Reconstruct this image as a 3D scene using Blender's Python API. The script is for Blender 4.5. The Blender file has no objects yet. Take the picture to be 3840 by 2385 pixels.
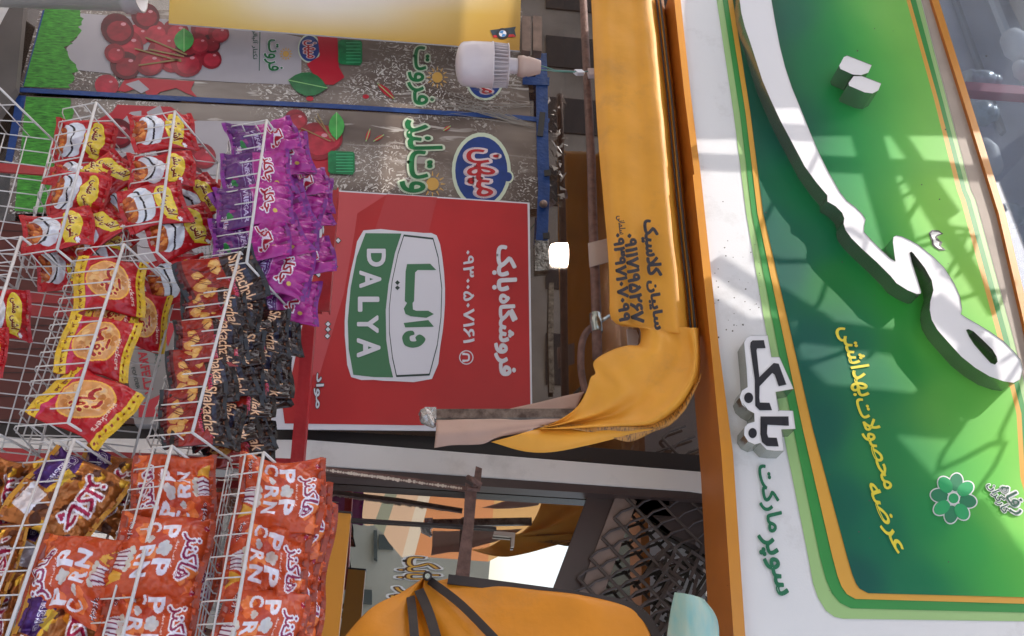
import bpy, math, random
import numpy as np
from mathutils import Vector, Matrix
from mathutils.geometry import tessellate_polygon
random.seed(7)
SC = bpy.context.scene
COL = SC.collection

# ------------------------------------------------------------------ camera
# The photograph is turned on its side: world up points to the right of the frame.
FPX = 3000.0
CAM = Vector((0.0, 0.0, 1.95))
_x = Vector((4977, -130, 3000)).normalized()
_z = Vector((.068, 1, -(.068 * _x[0] + _x[1]) / _x[2])).normalized()
_y = _z.cross(_x)
RM = Matrix((_x, _y, _z))                       # upright camera frame -> world
cd = bpy.data.cameras.new('camera'); cam = bpy.data.objects.new('camera', cd); COL.objects.link(cam)
cd.sensor_width = 36; cd.lens = 36 * FPX / 3840; cd.clip_start = .05; cd.clip_end = 500
roll = Matrix(((0, -1, 0), (1, 0, 0), (0, 0, 1)))  # local x = upright up, local y = upright left
cam.matrix_world = Matrix.Translation(CAM) @ (RM @ roll).to_4x4()
SC.camera = cam

# ------------------------------------------------------------------ light
SUN_DIR = Vector((.60, .345, -.72)).normalized()     # the way the light travels
w = bpy.data.worlds.new('World'); SC.world = w; w.use_nodes = True
nt = w.node_tree; bg = nt.nodes['Background']
sky = nt.nodes.new('ShaderNodeTexSky'); sky.sky_type = 'NISHITA'; sky.sun_disc = False
sky.sun_elevation = math.asin(-SUN_DIR.z); sky.sun_rotation = math.atan2(-SUN_DIR.x, -SUN_DIR.y)
sky.air_density = 1.0; sky.dust_density = 3.0; sky.ozone_density = .5
hs = nt.nodes.new('ShaderNodeHueSaturation'); hs.inputs['Saturation'].default_value = .8
nt.links.new(sky.outputs[0], hs.inputs['Color']); nt.links.new(hs.outputs[0], bg.inputs[0])
bg.inputs[1].default_value = .15
sl = bpy.data.lights.new('sun', 'SUN'); sl.energy = 2.0; sl.angle = math.radians(.35); sl.color = (1, .94, .86)
so = bpy.data.objects.new('sun', sl); COL.objects.link(so)
so.rotation_euler = SUN_DIR.to_track_quat('-Z', 'Y').to_euler()
SC.view_settings.view_transform = 'Standard'; SC.view_settings.look = 'None'
SC.view_settings.exposure = 1.45; SC.view_settings.gamma = 1
SC.cycles.max_bounces = 8; SC.cycles.transparent_max_bounces = 16

# ------------------------------------------------------------------ helpers
def wp(x, y, Y):
    """source pixel of the photo -> point on the upright plane at distance Y from the camera"""
    d = RM @ Vector((y - 1192.5, x - 1920.0, -FPX))
    return CAM + d * (Y / d.y)
K = 3840 / 2434.0
def dp(x, y, Y): return wp(x * K, y * K, Y)
def S(pts): return [(x * K, y * K) for x, y in pts]
def Zm(ox, oy, s, pts): return [(ox + x / s, oy + y / s) for x, y in pts]
def srgb(h, f=1.0):
    h = h.lstrip('#'); o = []
    for i in (0, 2, 4):
        v = int(h[i:i + 2], 16) / 255.0
        v = v / 12.92 if v <= .04045 else ((v + .055) / 1.055) ** 2.4
        o.append(v * f)
    return tuple(o)

MATS = {}
def mat(name, col, rough=.5, metal=0, var=0, vscale=8, bump=0, bscale=60, spec=.5, attr=False, alpha=1,
        emit=0, coat=0, dirt=0, trans=0, stretch=None, col2=None, ramp=(.35, .65)):
    if name in MATS: return MATS[name]
    m = bpy.data.materials.new(name); m.use_nodes = True; MATS[name] = m
    t = m.node_tree; b = t.nodes['Principled BSDF']
    if isinstance(col, str): col = srgb(col)
    b.inputs['Roughness'].default_value = rough; b.inputs['Metallic'].default_value = metal
    b.inputs['Specular IOR Level'].default_value = spec; b.inputs['Coat Weight'].default_value = coat
    b.inputs['Alpha'].default_value = alpha
    tc = t.nodes.new('ShaderNodeTexCoord'); mp = t.nodes.new('ShaderNodeMapping')
    t.links.new(tc.outputs['Object'], mp.inputs[0])
    if stretch: mp.inputs['Scale'].default_value = stretch
    src = None
    if attr:
        a = t.nodes.new('ShaderNodeAttribute'); a.attribute_name = 'Print'; src = a.outputs['Color']
    if col2 is not None:
        if isinstance(col2, str): col2 = srgb(col2)
        n = t.nodes.new('ShaderNodeTexNoise'); n.inputs['Scale'].default_value = vscale; n.inputs['Detail'].default_value = 6
        n.inputs['Roughness'].default_value = .65
        t.links.new(mp.outputs[0], n.inputs['Vector'])
        r = t.nodes.new('ShaderNodeValToRGB'); r.color_ramp.elements[0].position = ramp[0]; r.color_ramp.elements[1].position = ramp[1]
        r.color_ramp.elements[0].color = (*col, 1); r.color_ramp.elements[1].color = (*col2, 1)
        t.links.new(n.outputs[0], r.inputs[0]); src = r.outputs[0]
    if src is None and (var or dirt):
        rgb = t.nodes.new('ShaderNodeRGB'); rgb.outputs[0].default_value = (*col, 1); src = rgb.outputs[0]
    if var:
        n = t.nodes.new('ShaderNodeTexNoise'); n.inputs['Scale'].default_value = vscale; n.inputs['Detail'].default_value = 5
        t.links.new(mp.outputs[0], n.inputs['Vector'])
        mr = t.nodes.new('ShaderNodeMapRange'); mr.inputs['From Min'].default_value = .3; mr.inputs['From Max'].default_value = .7
        mr.inputs['To Min'].default_value = 1 - var; mr.inputs['To Max'].default_value = 1 + var * .5
        t.links.new(n.outputs[0], mr.inputs[0])
        vm = t.nodes.new('ShaderNodeVectorMath'); vm.operation = 'SCALE'
        t.links.new(src, vm.inputs[0]); t.links.new(mr.outputs[0], vm.inputs['Scale']); src = vm.outputs[0]
    if dirt:
        n = t.nodes.new('ShaderNodeTexNoise'); n.inputs['Scale'].default_value = 3.5; n.inputs['Detail'].default_value = 10; n.inputs['Roughness'].default_value = .75
        t.links.new(mp.outputs[0], n.inputs['Vector'])
        mr = t.nodes.new('ShaderNodeMapRange'); mr.inputs['From Min'].default_value = .55; mr.inputs['From Max'].default_value = .75; mr.inputs['To Max'].default_value = dirt
        t.links.new(n.outputs[0], mr.inputs[0])
        mx = t.nodes.new('ShaderNodeMix'); mx.data_type = 'RGBA'; mx.inputs['B'].default_value = (.16, .12, .09, 1)
        t.links.new(mr.outputs[0], mx.inputs['Factor']); t.links.new(src, mx.inputs['A']); src = mx.outputs['Result']
    if src is None: b.inputs['Base Color'].default_value = (*col, 1)
    else: t.links.new(src, b.inputs['Base Color'])
    if bump:
        n = t.nodes.new('ShaderNodeTexNoise'); n.inputs['Scale'].default_value = bscale; n.inputs['Detail'].default_value = 4
        t.links.new(mp.outputs[0], n.inputs['Vector'])
        bp = t.nodes.new('ShaderNodeBump'); bp.inputs['Strength'].default_value = bump; bp.inputs['Distance'].default_value = .01
        t.links.new(n.outputs[0], bp.inputs['Height']); t.links.new(bp.outputs[0], b.inputs['Normal'])
    if emit:
        b.inputs['Emission Color'].default_value = (*col, 1); b.inputs['Emission Strength'].default_value = emit
    if trans:
        out = t.nodes['Material Output']; tl = t.nodes.new('ShaderNodeBsdfTranslucent'); ms = t.nodes.new('ShaderNodeMixShader')
        ms.inputs[0].default_value = trans; tl.inputs[0].default_value = (*col, 1)
        t.links.new(b.outputs[0], ms.inputs[1]); t.links.new(tl.outputs[0], ms.inputs[2]); t.links.new(ms.outputs[0], out.inputs[0])
    return m

def glass(name, refl, tint, rough=0.0, haze=0):
    m = bpy.data.materials.new(name); m.use_nodes = True; MATS[name] = m; t = m.node_tree; t.nodes.clear()
    out = t.nodes.new('ShaderNodeOutputMaterial'); ms = t.nodes.new('ShaderNodeMixShader')
    g = t.nodes.new('ShaderNodeBsdfGlossy'); g.inputs['Roughness'].default_value = rough
    tr = t.nodes.new('ShaderNodeBsdfTransparent'); tr.inputs[0].default_value = (*tint, 1)
    lw = t.nodes.new('ShaderNodeLayerWeight'); lw.inputs['Blend'].default_value = .35
    mr = t.nodes.new('ShaderNodeMapRange'); mr.inputs['To Min'].default_value = refl; mr.inputs['To Max'].default_value = min(1, refl + .4)
    t.links.new(lw.outputs['Fresnel'], mr.inputs[0]); t.links.new(mr.outputs[0], ms.inputs[0])
    t.links.new(tr.outputs[0], ms.inputs[1]); t.links.new(g.outputs[0], ms.inputs[2]); t.links.new(ms.outputs[0], out.inputs[0])
    if haze:        # hazy blue reflection put into the pane as diffuse colour
        d = t.nodes.new('ShaderNodeBsdfDiffuse'); d.inputs[0].default_value = (.52, .58, .68, 1); tl = t.nodes.new('ShaderNodeBsdfTranslucent'); tl.inputs[0].default_value = (.5, .56, .66, 1)
        m1 = t.nodes.new('ShaderNodeMixShader'); t.links.new(d.outputs[0], m1.inputs[1]); t.links.new(tl.outputs[0], m1.inputs[2]); m1.inputs[0].default_value = .3
        m2 = t.nodes.new('ShaderNodeMixShader'); n = t.nodes.new('ShaderNodeTexNoise'); n.inputs['Scale'].default_value = 3; n.inputs['Detail'].default_value = 6
        mr2 = t.nodes.new('ShaderNodeMapRange'); mr2.inputs['From Min'].default_value = .3; mr2.inputs['From Max'].default_value = .7; mr2.inputs['To Min'].default_value = haze * .75; mr2.inputs['To Max'].default_value = haze * 1.2
        t.links.new(n.outputs[0], mr2.inputs[0]); t.links.new(mr2.outputs[0], m2.inputs[0]); t.links.new(ms.outputs[0], m2.inputs[1]); t.links.new(m1.outputs[0], m2.inputs[2]); t.links.new(m2.outputs[0], out.inputs[0])
    return m

def tag(o, label=None, cat=None, group=None, kind=None):
    if label: o['label'] = label
    if cat: o['category'] = cat
    if group: o['group'] = group
    if kind: o['kind'] = kind
    return o
def empty(name, loc, label, cat, group=None):
    o = bpy.data.objects.new(name, None); COL.objects.link(o); o.location = loc; o.empty_display_size = .05
    return tag(o, label, cat, group)

class MB:
    def __init__(s): s.v = []; s.f = []; s.m = []; s.mats = []
    def mi(s, m):
        if m not in s.mats: s.mats.append(m)
        return s.mats.index(m)
    def add(s, vs, fs, m):
        k = len(s.v); s.v += [tuple(v) for v in vs]; i = s.mi(m)
        for f in fs: s.f.append([k + a for a in f]); s.m.append(i)
    def hexa(s, p, m):   # 8 points: bottom ring 0-3, top ring 4-7
        s.add(p, [(0, 3, 2, 1), (4, 5, 6, 7), (0, 1, 5, 4), (1, 2, 6, 5), (2, 3, 7, 6), (3, 0, 4, 7)], m)
    def box(s, a, b, m):
        x0, y0, z0 = a; x1, y1, z1 = b
        s.hexa([(x0, y0, z0), (x1, y0, z0), (x1, y1, z0), (x0, y1, z0), (x0, y0, z1), (x1, y0, z1), (x1, y1, z1), (x0, y1, z1)], m)
    def bar(s, a, b, wd, dpth, m):       # square bar from a to b; dpth along world Y-ish
        a = Vector(a); b = Vector(b); t = (b - a).normalized()
        n = Vector((0, 1, 0)); n = (n - t * n.dot(t)).normalized(); q = t.cross(n)
        ps = []
        for p in (a, b):
            for i, j in ((-1, -1), (1, -1), (1, 1), (-1, 1)): ps.append(p + q * wd / 2 * i + n * dpth / 2 * j)
        s.hexa(ps, m)
    def tube(s, pts, r, m, n=8, cap=True):
        pts = [Vector(p) for p in pts]; rs = r if isinstance(r, (list, tuple)) else [r] * len(pts)
        vs = []; q = None
        for i, p in enumerate(pts):
            t = ((pts[min(i + 1, len(pts) - 1)] - pts[max(i - 1, 0)])).normalized()
            if q is None:
                q = t.orthogonal().normalized()
            q = (q - t * q.dot(t)).normalized(); e = t.cross(q)
            for k in range(n):
                a = 2 * math.pi * k / n; vs.append(p + (q * math.cos(a) + e * math.sin(a)) * rs[i])
        fs = []
        for i in range(len(pts) - 1):
            for k in range(n):
                fs.append((i * n + k, i * n + (k + 1) % n, (i + 1) * n + (k + 1) % n, (i + 1) * n + k))
        if cap: fs.append(tuple(range(n - 1, -1, -1))); fs.append(tuple((len(pts) - 1) * n + k for k in range(n)))
        s.add(vs, fs, m)
    def build(s, name, parent=None, smooth=False, bevel=0):
        me = bpy.data.meshes.new(name); me.from_pydata(s.v, [], s.f)
        for m in s.mats: me.materials.append(m)
        me.polygons.foreach_set('material_index', s.m)
        if smooth: me.polygons.foreach_set('use_smooth', [True] * len(s.f))
        me.validate(); me.update()
        o = bpy.data.objects.new(name, me); COL.objects.link(o)
        if parent is not None: o.parent = parent; o.matrix_parent_inverse = Matrix.Translation(-Vector(parent.location))
        if bevel:
            b = o.modifiers.new('bevel', 'BEVEL'); b.width = bevel; b.segments = 2; b.limit_method = 'ANGLE'
        return o

def prism(mb, pts, Y0, Y1, m, side=None, holes=(), front=None):
    """outline in source pixels at the plane Y0 (its face), given real thickness back to Y1"""
    loops = [pts] + list(holes)
    W = [[wp(x, y, Y0) for x, y in l] for l in loops]
    if front is not False:
        tris = tessellate_polygon([[Vector((p.x, p.z, 0)) for p in l] for l in W])
        flat = [p for l in W for p in l]
        k = [];
        for t in tris:
            a, b, c = (flat[i] for i in t)
            if (b - a).cross(c - a).y > 0: t = t[::-1]
            k.append(tuple(t))
        mb.add(flat, k, m)
    if Y1 is not None and Y1 != Y0:
        for l in W:
            n = len(l); vs = list(l) + [Vector((p.x, Y1, p.z)) for p in l]
            mb.add(vs, [(i, (i + 1) % n, n + (i + 1) % n, n + i) for i in range(n)], side or m)
        if front is not False:
            flat = [Vector((p.x, Y1, p.z)) for l in W for p in l]
            mb.add(flat, [t[::-1] for t in k], side or m)

def smooth_pts(pts, n=6, closed=False):
    P = [Vector((*p, 0)) if len(p) == 2 else Vector(p) for p in pts]; two = len(pts[0]) == 2; o = []
    N = len(P)
    for i in range(N if closed else N - 1):
        g = (lambda j: P[j % N]) if closed else (lambda j: P[max(0, min(N - 1, j))])
        a, b, c, d = g(i - 1), g(i), g(i + 1), g(i + 2)
        for k in range(n):
            t = k / n
            o.append(.5 * ((2 * b) + (c - a) * t + (2 * a - 5 * b + 4 * c - d) * t * t + (3 * b - a - 3 * c + d) * t ** 3))
    if not closed: o.append(P[-1])
    return [(p.x, p.y) if two else p for p in o]

# ---- lettering: the built-in font, with Arabic joining done here
AR = {'ا': (0xFE8D, 0), 'ب': (0xFE8F, 1), 'پ': (0xFB56, 1), 'ت': (0xFE95, 1), 'ث': (0xFE99, 1), 'ج': (0xFE9D, 1), 'چ': (0xFB7A, 1),
      'ح': (0xFEA1, 1), 'خ': (0xFEA5, 1), 'د': (0xFEA9, 0), 'ر': (0xFEAD, 0), 'ز': (0xFEAF, 0), 'س': (0xFEB1, 1), 'ش': (0xFEB5, 1),
      'ص': (0xFEB9, 1), 'ض': (0xFEBD, 1), 'ط': (0xFEC1, 1), 'ع': (0xFEC9, 1), 'ف': (0xFED1, 1), 'ق': (0xFED5, 1), 'ک': (0xFB8E, 1),
      'گ': (0xFB92, 1), 'ل': (0xFEDD, 1), 'م': (0xFEE1, 1), 'ن': (0xFEE5, 1), 'و': (0xFEED, 0), 'ه': (0xFEE9, 1), 'ی': (0xFBFC, 1),
      'آ': (0xFE81, 0), 'ـ': (0x640, 2)}
def shape_ar(s):
    s = s.replace('لا', '\u0001'); o = []
    tab = dict(AR); tab['\u0001'] = (0xFEFB, 0)
    for i, ch in enumerate(s):
        if ch not in tab: o.append(ch); continue
        base, two = tab[ch]
        pv = i > 0 and s[i - 1] in tab and tab[s[i - 1]][1] > 0
        nx = two > 0 and i + 1 < len(s) and s[i + 1] in tab
        if ch == 'ـ': o.append(ch); continue
        o.append(chr(base + (3 if pv and nx else 1 if pv else 2 if nx else 0)))
    out = ''.join(o)
    return out[::-1]
DIG = '۰۱۲۳۴۵۶۷۸۹'
_tc = {}
def _area(P): return .5 * sum(P[i - 1][0] * P[i][1] - P[i][0] * P[i - 1][1] for i in range(len(P)))
def _pip(x, y, P):
    r = False
    for i in range(len(P)):
        (ax, ay), (bx, by) = P[i], P[i - 1]
        if (ay > y) != (by > y) and x < ax + (y - ay) * (bx - ax) / (by - ay): r = not r
    return r
def text_tris(s, bold=0.0, res=4):
    """lettering outlines of the built-in font; every stroke piece is filled on its own, so overlapping pieces stay whole"""
    key = (s, bold)
    if key in _tc: return _tc[key]
    c = bpy.data.curves.new('t', 'FONT'); c.body = shape_ar(s) if any(ch in AR for ch in s) else s
    o = bpy.data.objects.new('t', c); COL.objects.link(o); bpy.context.view_layer.update()
    cu = o.to_curve(bpy.context.evaluated_depsgraph_get()); cont = []
    for sp in cu.splines:
        bp = sp.bezier_points; P = []
        for i in range(len(bp)):
            p0, p1 = bp[i], bp[(i + 1) % len(bp)]
            a, h1, h2, d = (np.array(q[:2]) for q in (p0.co, p0.handle_right, p1.handle_left, p1.co))
            straight = abs(np.cross(h1 - a, d - a)) + abs(np.cross(h2 - a, d - a)) < 1e-6
            for k in range(1 if straight else res):
                t = k / res; P.append(a * (1 - t) ** 3 + 3 * h1 * t * (1 - t) ** 2 + 3 * h2 * t * t * (1 - t) + d * t ** 3)
        Q = [tuple(P[0])]
        for p in P[1:]:
            if abs(p[0] - Q[-1][0]) + abs(p[1] - Q[-1][1]) > 1e-4: Q.append(tuple(p))
        if len(Q) > 2: cont.append(Q)
    o.to_curve_clear(); bpy.data.objects.remove(o); bpy.data.curves.remove(c)
    A = [_area(P) for P in cont]; sg = 1 if A[int(np.argmax(np.abs(A)))] > 0 else -1
    outer = [i for i in range(len(cont)) if A[i] * sg > 0]; holes = {i: [] for i in outer}
    for j in range(len(cont)):
        if j in holes: continue
        best = [i for i in outer if _pip(*cont[j][0], cont[i])]
        if best: holes[min(best, key=lambda i: abs(A[i]))].append(j)
    T = []; comp = []
    for n_, i in enumerate(outer):
        loops = [cont[i]] + [cont[j] for j in holes[i]]
        flat = [q for l in loops for q in l]
        for t in tessellate_polygon([[Vector((*q, 0)) for q in l] for l in loops]):
            T.append([flat[k] for k in t]); comp.append(n_ % 3)
        if bold:        # thicken: a ribbon along every outline edge and a small disc at every corner
            for P in loops:
                for k in range(len(P)):
                    p, q = np.array(P[k - 1]), np.array(P[k]); d = q - p; d = d / (np.linalg.norm(d) + 1e-9); m = np.array([-d[1], d[0]]) * bold
                    T += [[tuple(p + m), tuple(p - m), tuple(q - m)], [tuple(p + m), tuple(q - m), tuple(q + m)]]; comp += [3 + k % 8] * 2
                    e = np.array(P[(k + 1) % len(P)]) - q; e = e / (np.linalg.norm(e) + 1e-9)
                    if d @ e > .985: continue
                    H = [tuple(q + bold * np.array([math.cos(a), math.sin(a)])) for a in (0, 1.047, 2.094, 3.142, 4.189, 5.236)]
                    T += [[H[0], H[1], H[2]], [H[0], H[2], H[3]], [H[0], H[3], H[4]], [H[0], H[4], H[5]]]; comp += [11 + k % 9] * 4
    allp = np.array([q for P in cont for q in P])
    r = (np.array(T), (allp.min(0), allp.max(0)), comp); _tc[key] = r
    return r
def put_text(mb, s, m, bl, br, tl, Y, bold=0.0, lean=0):
    """text with its bounding box on the parallelogram bl, br, tl (source px) of the plane Y"""
    T, (lo, hi), comp = text_tris(s, bold)
    A = wp(*bl, Y); B = wp(*br, Y) - A; C = wp(*tl, Y) - A
    vs = []; fs = []
    for t, ci in zip(T, comp):
        q = []; dz = Vector((0, -.00005 * ci, 0))
        for p in t:
            u = (p[0] - lo[0]) / (hi[0] - lo[0]); v = (p[1] - lo[1]) / (hi[1] - lo[1])
            q.append(A + B * (u + lean * v) + C * v + dz)
        if (q[1] - q[0]).cross(q[2] - q[0]).y > 0: q = q[::-1]
        k = len(vs); vs += q; fs.append((k, k + 1, k + 2))
    mb.add(vs, fs, m)
    return mb

def stroke_poly(pts, wd):
    """2D ribbon around a polyline, as quads"""
    P = [np.array(p, float) for p in pts]; L = []; R = []
    for i, p in enumerate(P):
        t = P[min(i + 1, len(P) - 1)] - P[max(i - 1, 0)]; t = t / (np.linalg.norm(t) + 1e-9); n = np.array([-t[1], t[0]])
        ww = (wd[i] if isinstance(wd, (list, tuple)) else wd) / 2
        L.append(tuple(p + n * ww)); R.append(tuple(p - n * ww))
    return L + R[::-1]
def stroke(mb, pts, wd, Y, m): prism(mb, stroke_poly(pts, wd), Y, None, m)
def circ(cx, cy, rx, ry=None, n=20, rot=0):
    ry = ry or rx; o = []
    for i in range(n):
        a = 2 * math.pi * i / n; x = rx * math.cos(a); y = ry * math.sin(a)
        o.append((cx + x * math.cos(rot) - y * math.sin(rot), cy + x * math.sin(rot) + y * math.cos(rot)))
    return o

def loft(rails, n, m_, matl, name, parent=None, wob=0, thick=.0012, seed=0):
    """cloth through several world-space rails"""
    rng = np.random.RandomState(seed)
    R = []
    for r in rails:
        p = smooth_pts([tuple(q) for q in r], 8); p = [Vector(q) for q in p]
        L = [0]
        for i in range(1, len(p)): L.append(L[-1] + (p[i] - p[i - 1]).length)
        out = []
        for k in range(n + 1):
            t = L[-1] * k / n; j = max(1, min(len(p) - 1, int(np.searchsorted(L, t))))
            f = (t - L[j - 1]) / max(1e-9, L[j] - L[j - 1]); out.append(p[j - 1].lerp(p[j], f))
        R.append(out)
    cols = []
    for k in range(n + 1):
        c = smooth_pts([tuple(R[i][k]) for i in range(len(R))], m_); cols.append([Vector(q) for q in c])
    M = len(cols[0]); vs = []; ph = rng.rand(6) * 6
    for k, c in enumerate(cols):
        for j, p in enumerate(c):
            f = wob * (math.sin(k * .21 + ph[0] + j * .12) * .5 + math.sin(k * .53 + ph[1] - j * .33) * .3 + math.sin(j * .9 + k * .07 + ph[2]) * .4)
            vs.append(p + Vector((0, f, 0)))
    fs = [(k * M + j, (k + 1) * M + j, (k + 1) * M + j + 1, k * M + j + 1) for k in range(n) for j in range(M - 1)]
    mb = MB(); mb.add(vs, fs, matl); o = mb.build(name, parent, smooth=True)
    if thick:
        s = o.modifiers.new('solid', 'SOLIDIFY'); s.thickness = thick; s.offset = 0
    return o

# ------------------------------------------------------------------ printed bags
class Canvas:
    def __init__(s, nx, ny, col):
        s.nx, s.ny = nx, ny; s.a = np.zeros((ny, nx, 3)); s.a[:] = col if not isinstance(col, str) else srgb(col)
        s.u, s.v = np.meshgrid(np.linspace(0, 1, nx), np.linspace(0, 1, ny)); s.asp = (ny - 1) / (nx - 1)
    def c(s, col): return srgb(col) if isinstance(col, str) else col
    def poly(s, pts, col, mask=None):
        P = np.array(pts, float); ins = np.zeros(s.u.shape, bool)
        for i in range(len(P)):
            (x0, y0), (x1, y1) = P[i], P[i - 1]
            if y0 == y1: continue
            ins ^= ((s.v > min(y0, y1)) & (s.v <= max(y0, y1))) & (s.u < x0 + (s.v - y0) * (x1 - x0) / (y1 - y0))
        if mask is not None: ins &= mask
        s.a[ins] = s.c(col); return ins
    def ell(s, cx, cy, r, col, ry=None, rot=0):
        du = s.u - cx; dv = (s.v - cy) * s.asp; c_, s_ = math.cos(rot), math.sin(rot)
        m = ((du * c_ + dv * s_) / r) ** 2 + ((-du * s_ + dv * c_) / (ry or r)) ** 2 < 1
        s.a[m] = s.c(col); return m
    def stroke(s, pts, wd, col):
        P = [np.array(p, float) for p in smooth_pts([tuple(p) for p in pts], 5)] if len(pts) > 2 else [np.array(p, float) for p in pts]
        D = np.full(s.u.shape, 9.0)
        for a, b in zip(P[:-1], P[1:]):
            a2 = a * [1, s.asp]; b2 = b * [1, s.asp]; d = b2 - a2; L = d @ d + 1e-12
            t = np.clip(((s.u - a2[0]) * d[0] + (s.v * s.asp - a2[1]) * d[1]) / L, 0, 1)
            D = np.minimum(D, np.hypot(s.u - a2[0] - t * d[0], s.v * s.asp - a2[1] - t * d[1]))
        m = D < wd / 2; s.a[m] = s.c(col); return m
    def text(s, st, col, x0, y0, x1, y1, bold=0.0, rot=0):
        T, (lo, hi), _cp = text_tris(st, bold); col = s.c(col)
        n = (T - lo) / (hi - lo); 
        W = x1 - x0; H = y1 - y0
        q = np.stack([n[..., 0] * W - W / 2, (n[..., 1] * H - H / 2) * s.asp], -1)
        c_, s_ = math.cos(rot), math.sin(rot)
        q = np.stack([q[..., 0] * c_ - q[..., 1] * s_ + (x0 + x1) / 2, (q[..., 0] * s_ + q[..., 1] * c_) / s.asp + (y0 + y1) / 2], -1)
        X = q[..., 0] * (s.nx - 1); Y = q[..., 1] * (s.ny - 1)
        for k in range(len(q)):
            a0, a1 = max(0, int(X[k].min())), min(s.nx - 1, int(X[k].max()) + 1); b0, b1 = max(0, int(Y[k].min())), min(s.ny - 1, int(Y[k].max()) + 1)
            if a1 < a0 or b1 < b0: continue
            gx, gy = np.meshgrid(np.arange(a0, a1 + 1), np.arange(b0, b1 + 1))
            (xa, xb, xc), (ya, yb, yc) = X[k], Y[k]
            d = (yb - yc) * (xa - xc) + (xc - xb) * (ya - yc)
            if abs(d) < 1e-9: continue
            l1 = ((yb - yc) * (gx - xc) + (xc - xb) * (gy - yc)) / d; l2 = ((yc - ya) * (gx - xc) + (xa - xc) * (gy - yc)) / d
            m = (l1 >= -.08) & (l2 >= -.08) & (l1 + l2 <= 1.08)
            s.a[b0:b1 + 1, a0:a1 + 1][m] = col
def blob(cx, cy, r, rng, n=9, j=.35):
    return [(cx + r * (1 + rng.uniform(-j, j)) * math.cos(2 * math.pi * i / n), cy + r * (1 + rng.uniform(-j, j)) * math.sin(2 * math.pi * i / n)) for i in range(n)]

NX = 118
def d_popcorn():
    c = Canvas(NX, 128, '#bc4822'); R = random.Random(3)
    for i in range(16): c.poly(blob(R.random(), R.random(), .05 + R.random() * .05, R), ['#dd6a35', '#b4402a', '#e07a3e'][i % 3])
    for x, t in ((.5, 'هاکنز'),):
        c.text(t, '#e9e2ea', .26, .70, .80, .93, .045); c.text(t, '#e9e2ea', .26, .70, .80, .93, .075); c.text(t, '#8c2350', .26, .70, .80, .93, .012)
    c.text('پاپ کورن پنیری', '#e9c9c0', .36, .655, .70, .69, .01)
    c.text('P', '#e2dde8', .16, .475, .33, .645, .03); c.text('P', '#e2dde8', .60, .475, .77, .645, .03)
    for dx, dy in ((0, 0), (.05, .02), (-.05, .0), (.0, .04), (.03, -.035), (-.03, -.03)): c.ell(.465 + dx, .55 + dy, .042, '#c9c4c2')
    c.text('C', '#e2dde8', .10, .295, .24, .445, .025)
    for dx, dy in ((0, 0), (.03, .015), (-.03, .0), (.0, .03)): c.ell(.335 + dx, .365 + dy, .03, '#c9c4c2')
    c.text('R', '#e2dde8', .43, .295, .57, .445, .025); c.text('N', '#e2dde8', .62, .295, .78, .445, .025)
    c.poly([(.48, .06), (.66, .06), (.70, .2), (.44, .2)], '#d8d0d8')
    for k in range(4): c.stroke([(.50 + .045 * k, .06), (.485 + .055 * k, .2)], .018, '#7d2346')
    for k in range(7): c.ell(.45 + .04 * k, .215 + .02 * (k % 2), .032, '#c9c0b4')
    c.poly([(.68, .06), (.86, .04), (.80, .19), (.74, .2)], '#d9a03c')
    c.text('Hwacks', '#e8dfe6', .08, .09, .34, .15, .03); c.text('Hwacks', '#3b1626', .08, .09, .34, .15, 0)
    c.ell(.13, .93, .035, '#a3163a'); c.text('چیک', '#f0d8dc', .10, .91, .165, .95, 0)
    return c
def d_gold():
    c = Canvas(NX, 128, '#a4602a'); R = random.Random(5)
    for i in range(26): c.poly(blob(R.random(), R.random(), .04 + R.random() * .07, R), ['#d08a20', '#6b3a1c', '#e3ab34', '#4f2716'][i % 4])
    c.poly([(.0, .0), (.45, 0), (.55, .30), (.3, .42), (.0, .36)], '#4a2468')
    c.poly([(.5, .1), (.8, .05), (.9, .3), (.62, .36)], '#dcd0d2'); c.poly([(.2, .3), (.4, .26), (.5, .42), (.3, .46)], '#d7b33a')
    c.text('Chuckle', '#ece4f2', .03, .20, .46, .32, .05); c.text('Chuckle', '#4a2170', .03, .20, .46, .32, .0)
    for b, cc in ((.085, '#e6dbe0'), (.02, '#a01840')): c.text('چاکلز', cc, .18, .56, .86, .86, b, rot=.12)
    return c
def d_purple():
    c = Canvas(NX, 150, '#a82c84')
    c.poly([(0, 0), (1, 0), (1, .46), (0, .46)], '#5a2366')
    for b, cc in ((.11, '#ecdfe8'), (.03, '#a81d30')): c.text('چاکلز', cc, .24, .58, .80, .76, b)
    c.ell(.80, .78, .04, '#d7b45a')
    c.text('VINEGAR', '#c9b6d8', .20, .345, .92, .41, .01)
    c.text('سرکه نمکی', '#b9a6cc', .3, .43, .8, .455, 0)
    c.stroke([(.25, .31), (.9, .31)], .008, '#9c88b4'); c.stroke([(.25, .47), (.9, .47)], .008, '#b98cc0')
    for dx, dy in ((0, 0), (.05, .015), (.025, -.03), (-.03, -.02)): c.ell(.72 + dx, .16 + dy, .035, '#2e7a3c')
    for dx, dy in ((0, 0), (.04, .01), (.02, -.03)): c.ell(.62 + dx, .2 + dy, .03, '#8a2b70')
    c.text('چاکلز', '#d9cbe0', .72, .04, .98, .12, .06); c.text('چاکلز', '#8d2646', .72, .04, .98, .12, .0)
    return c
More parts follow.
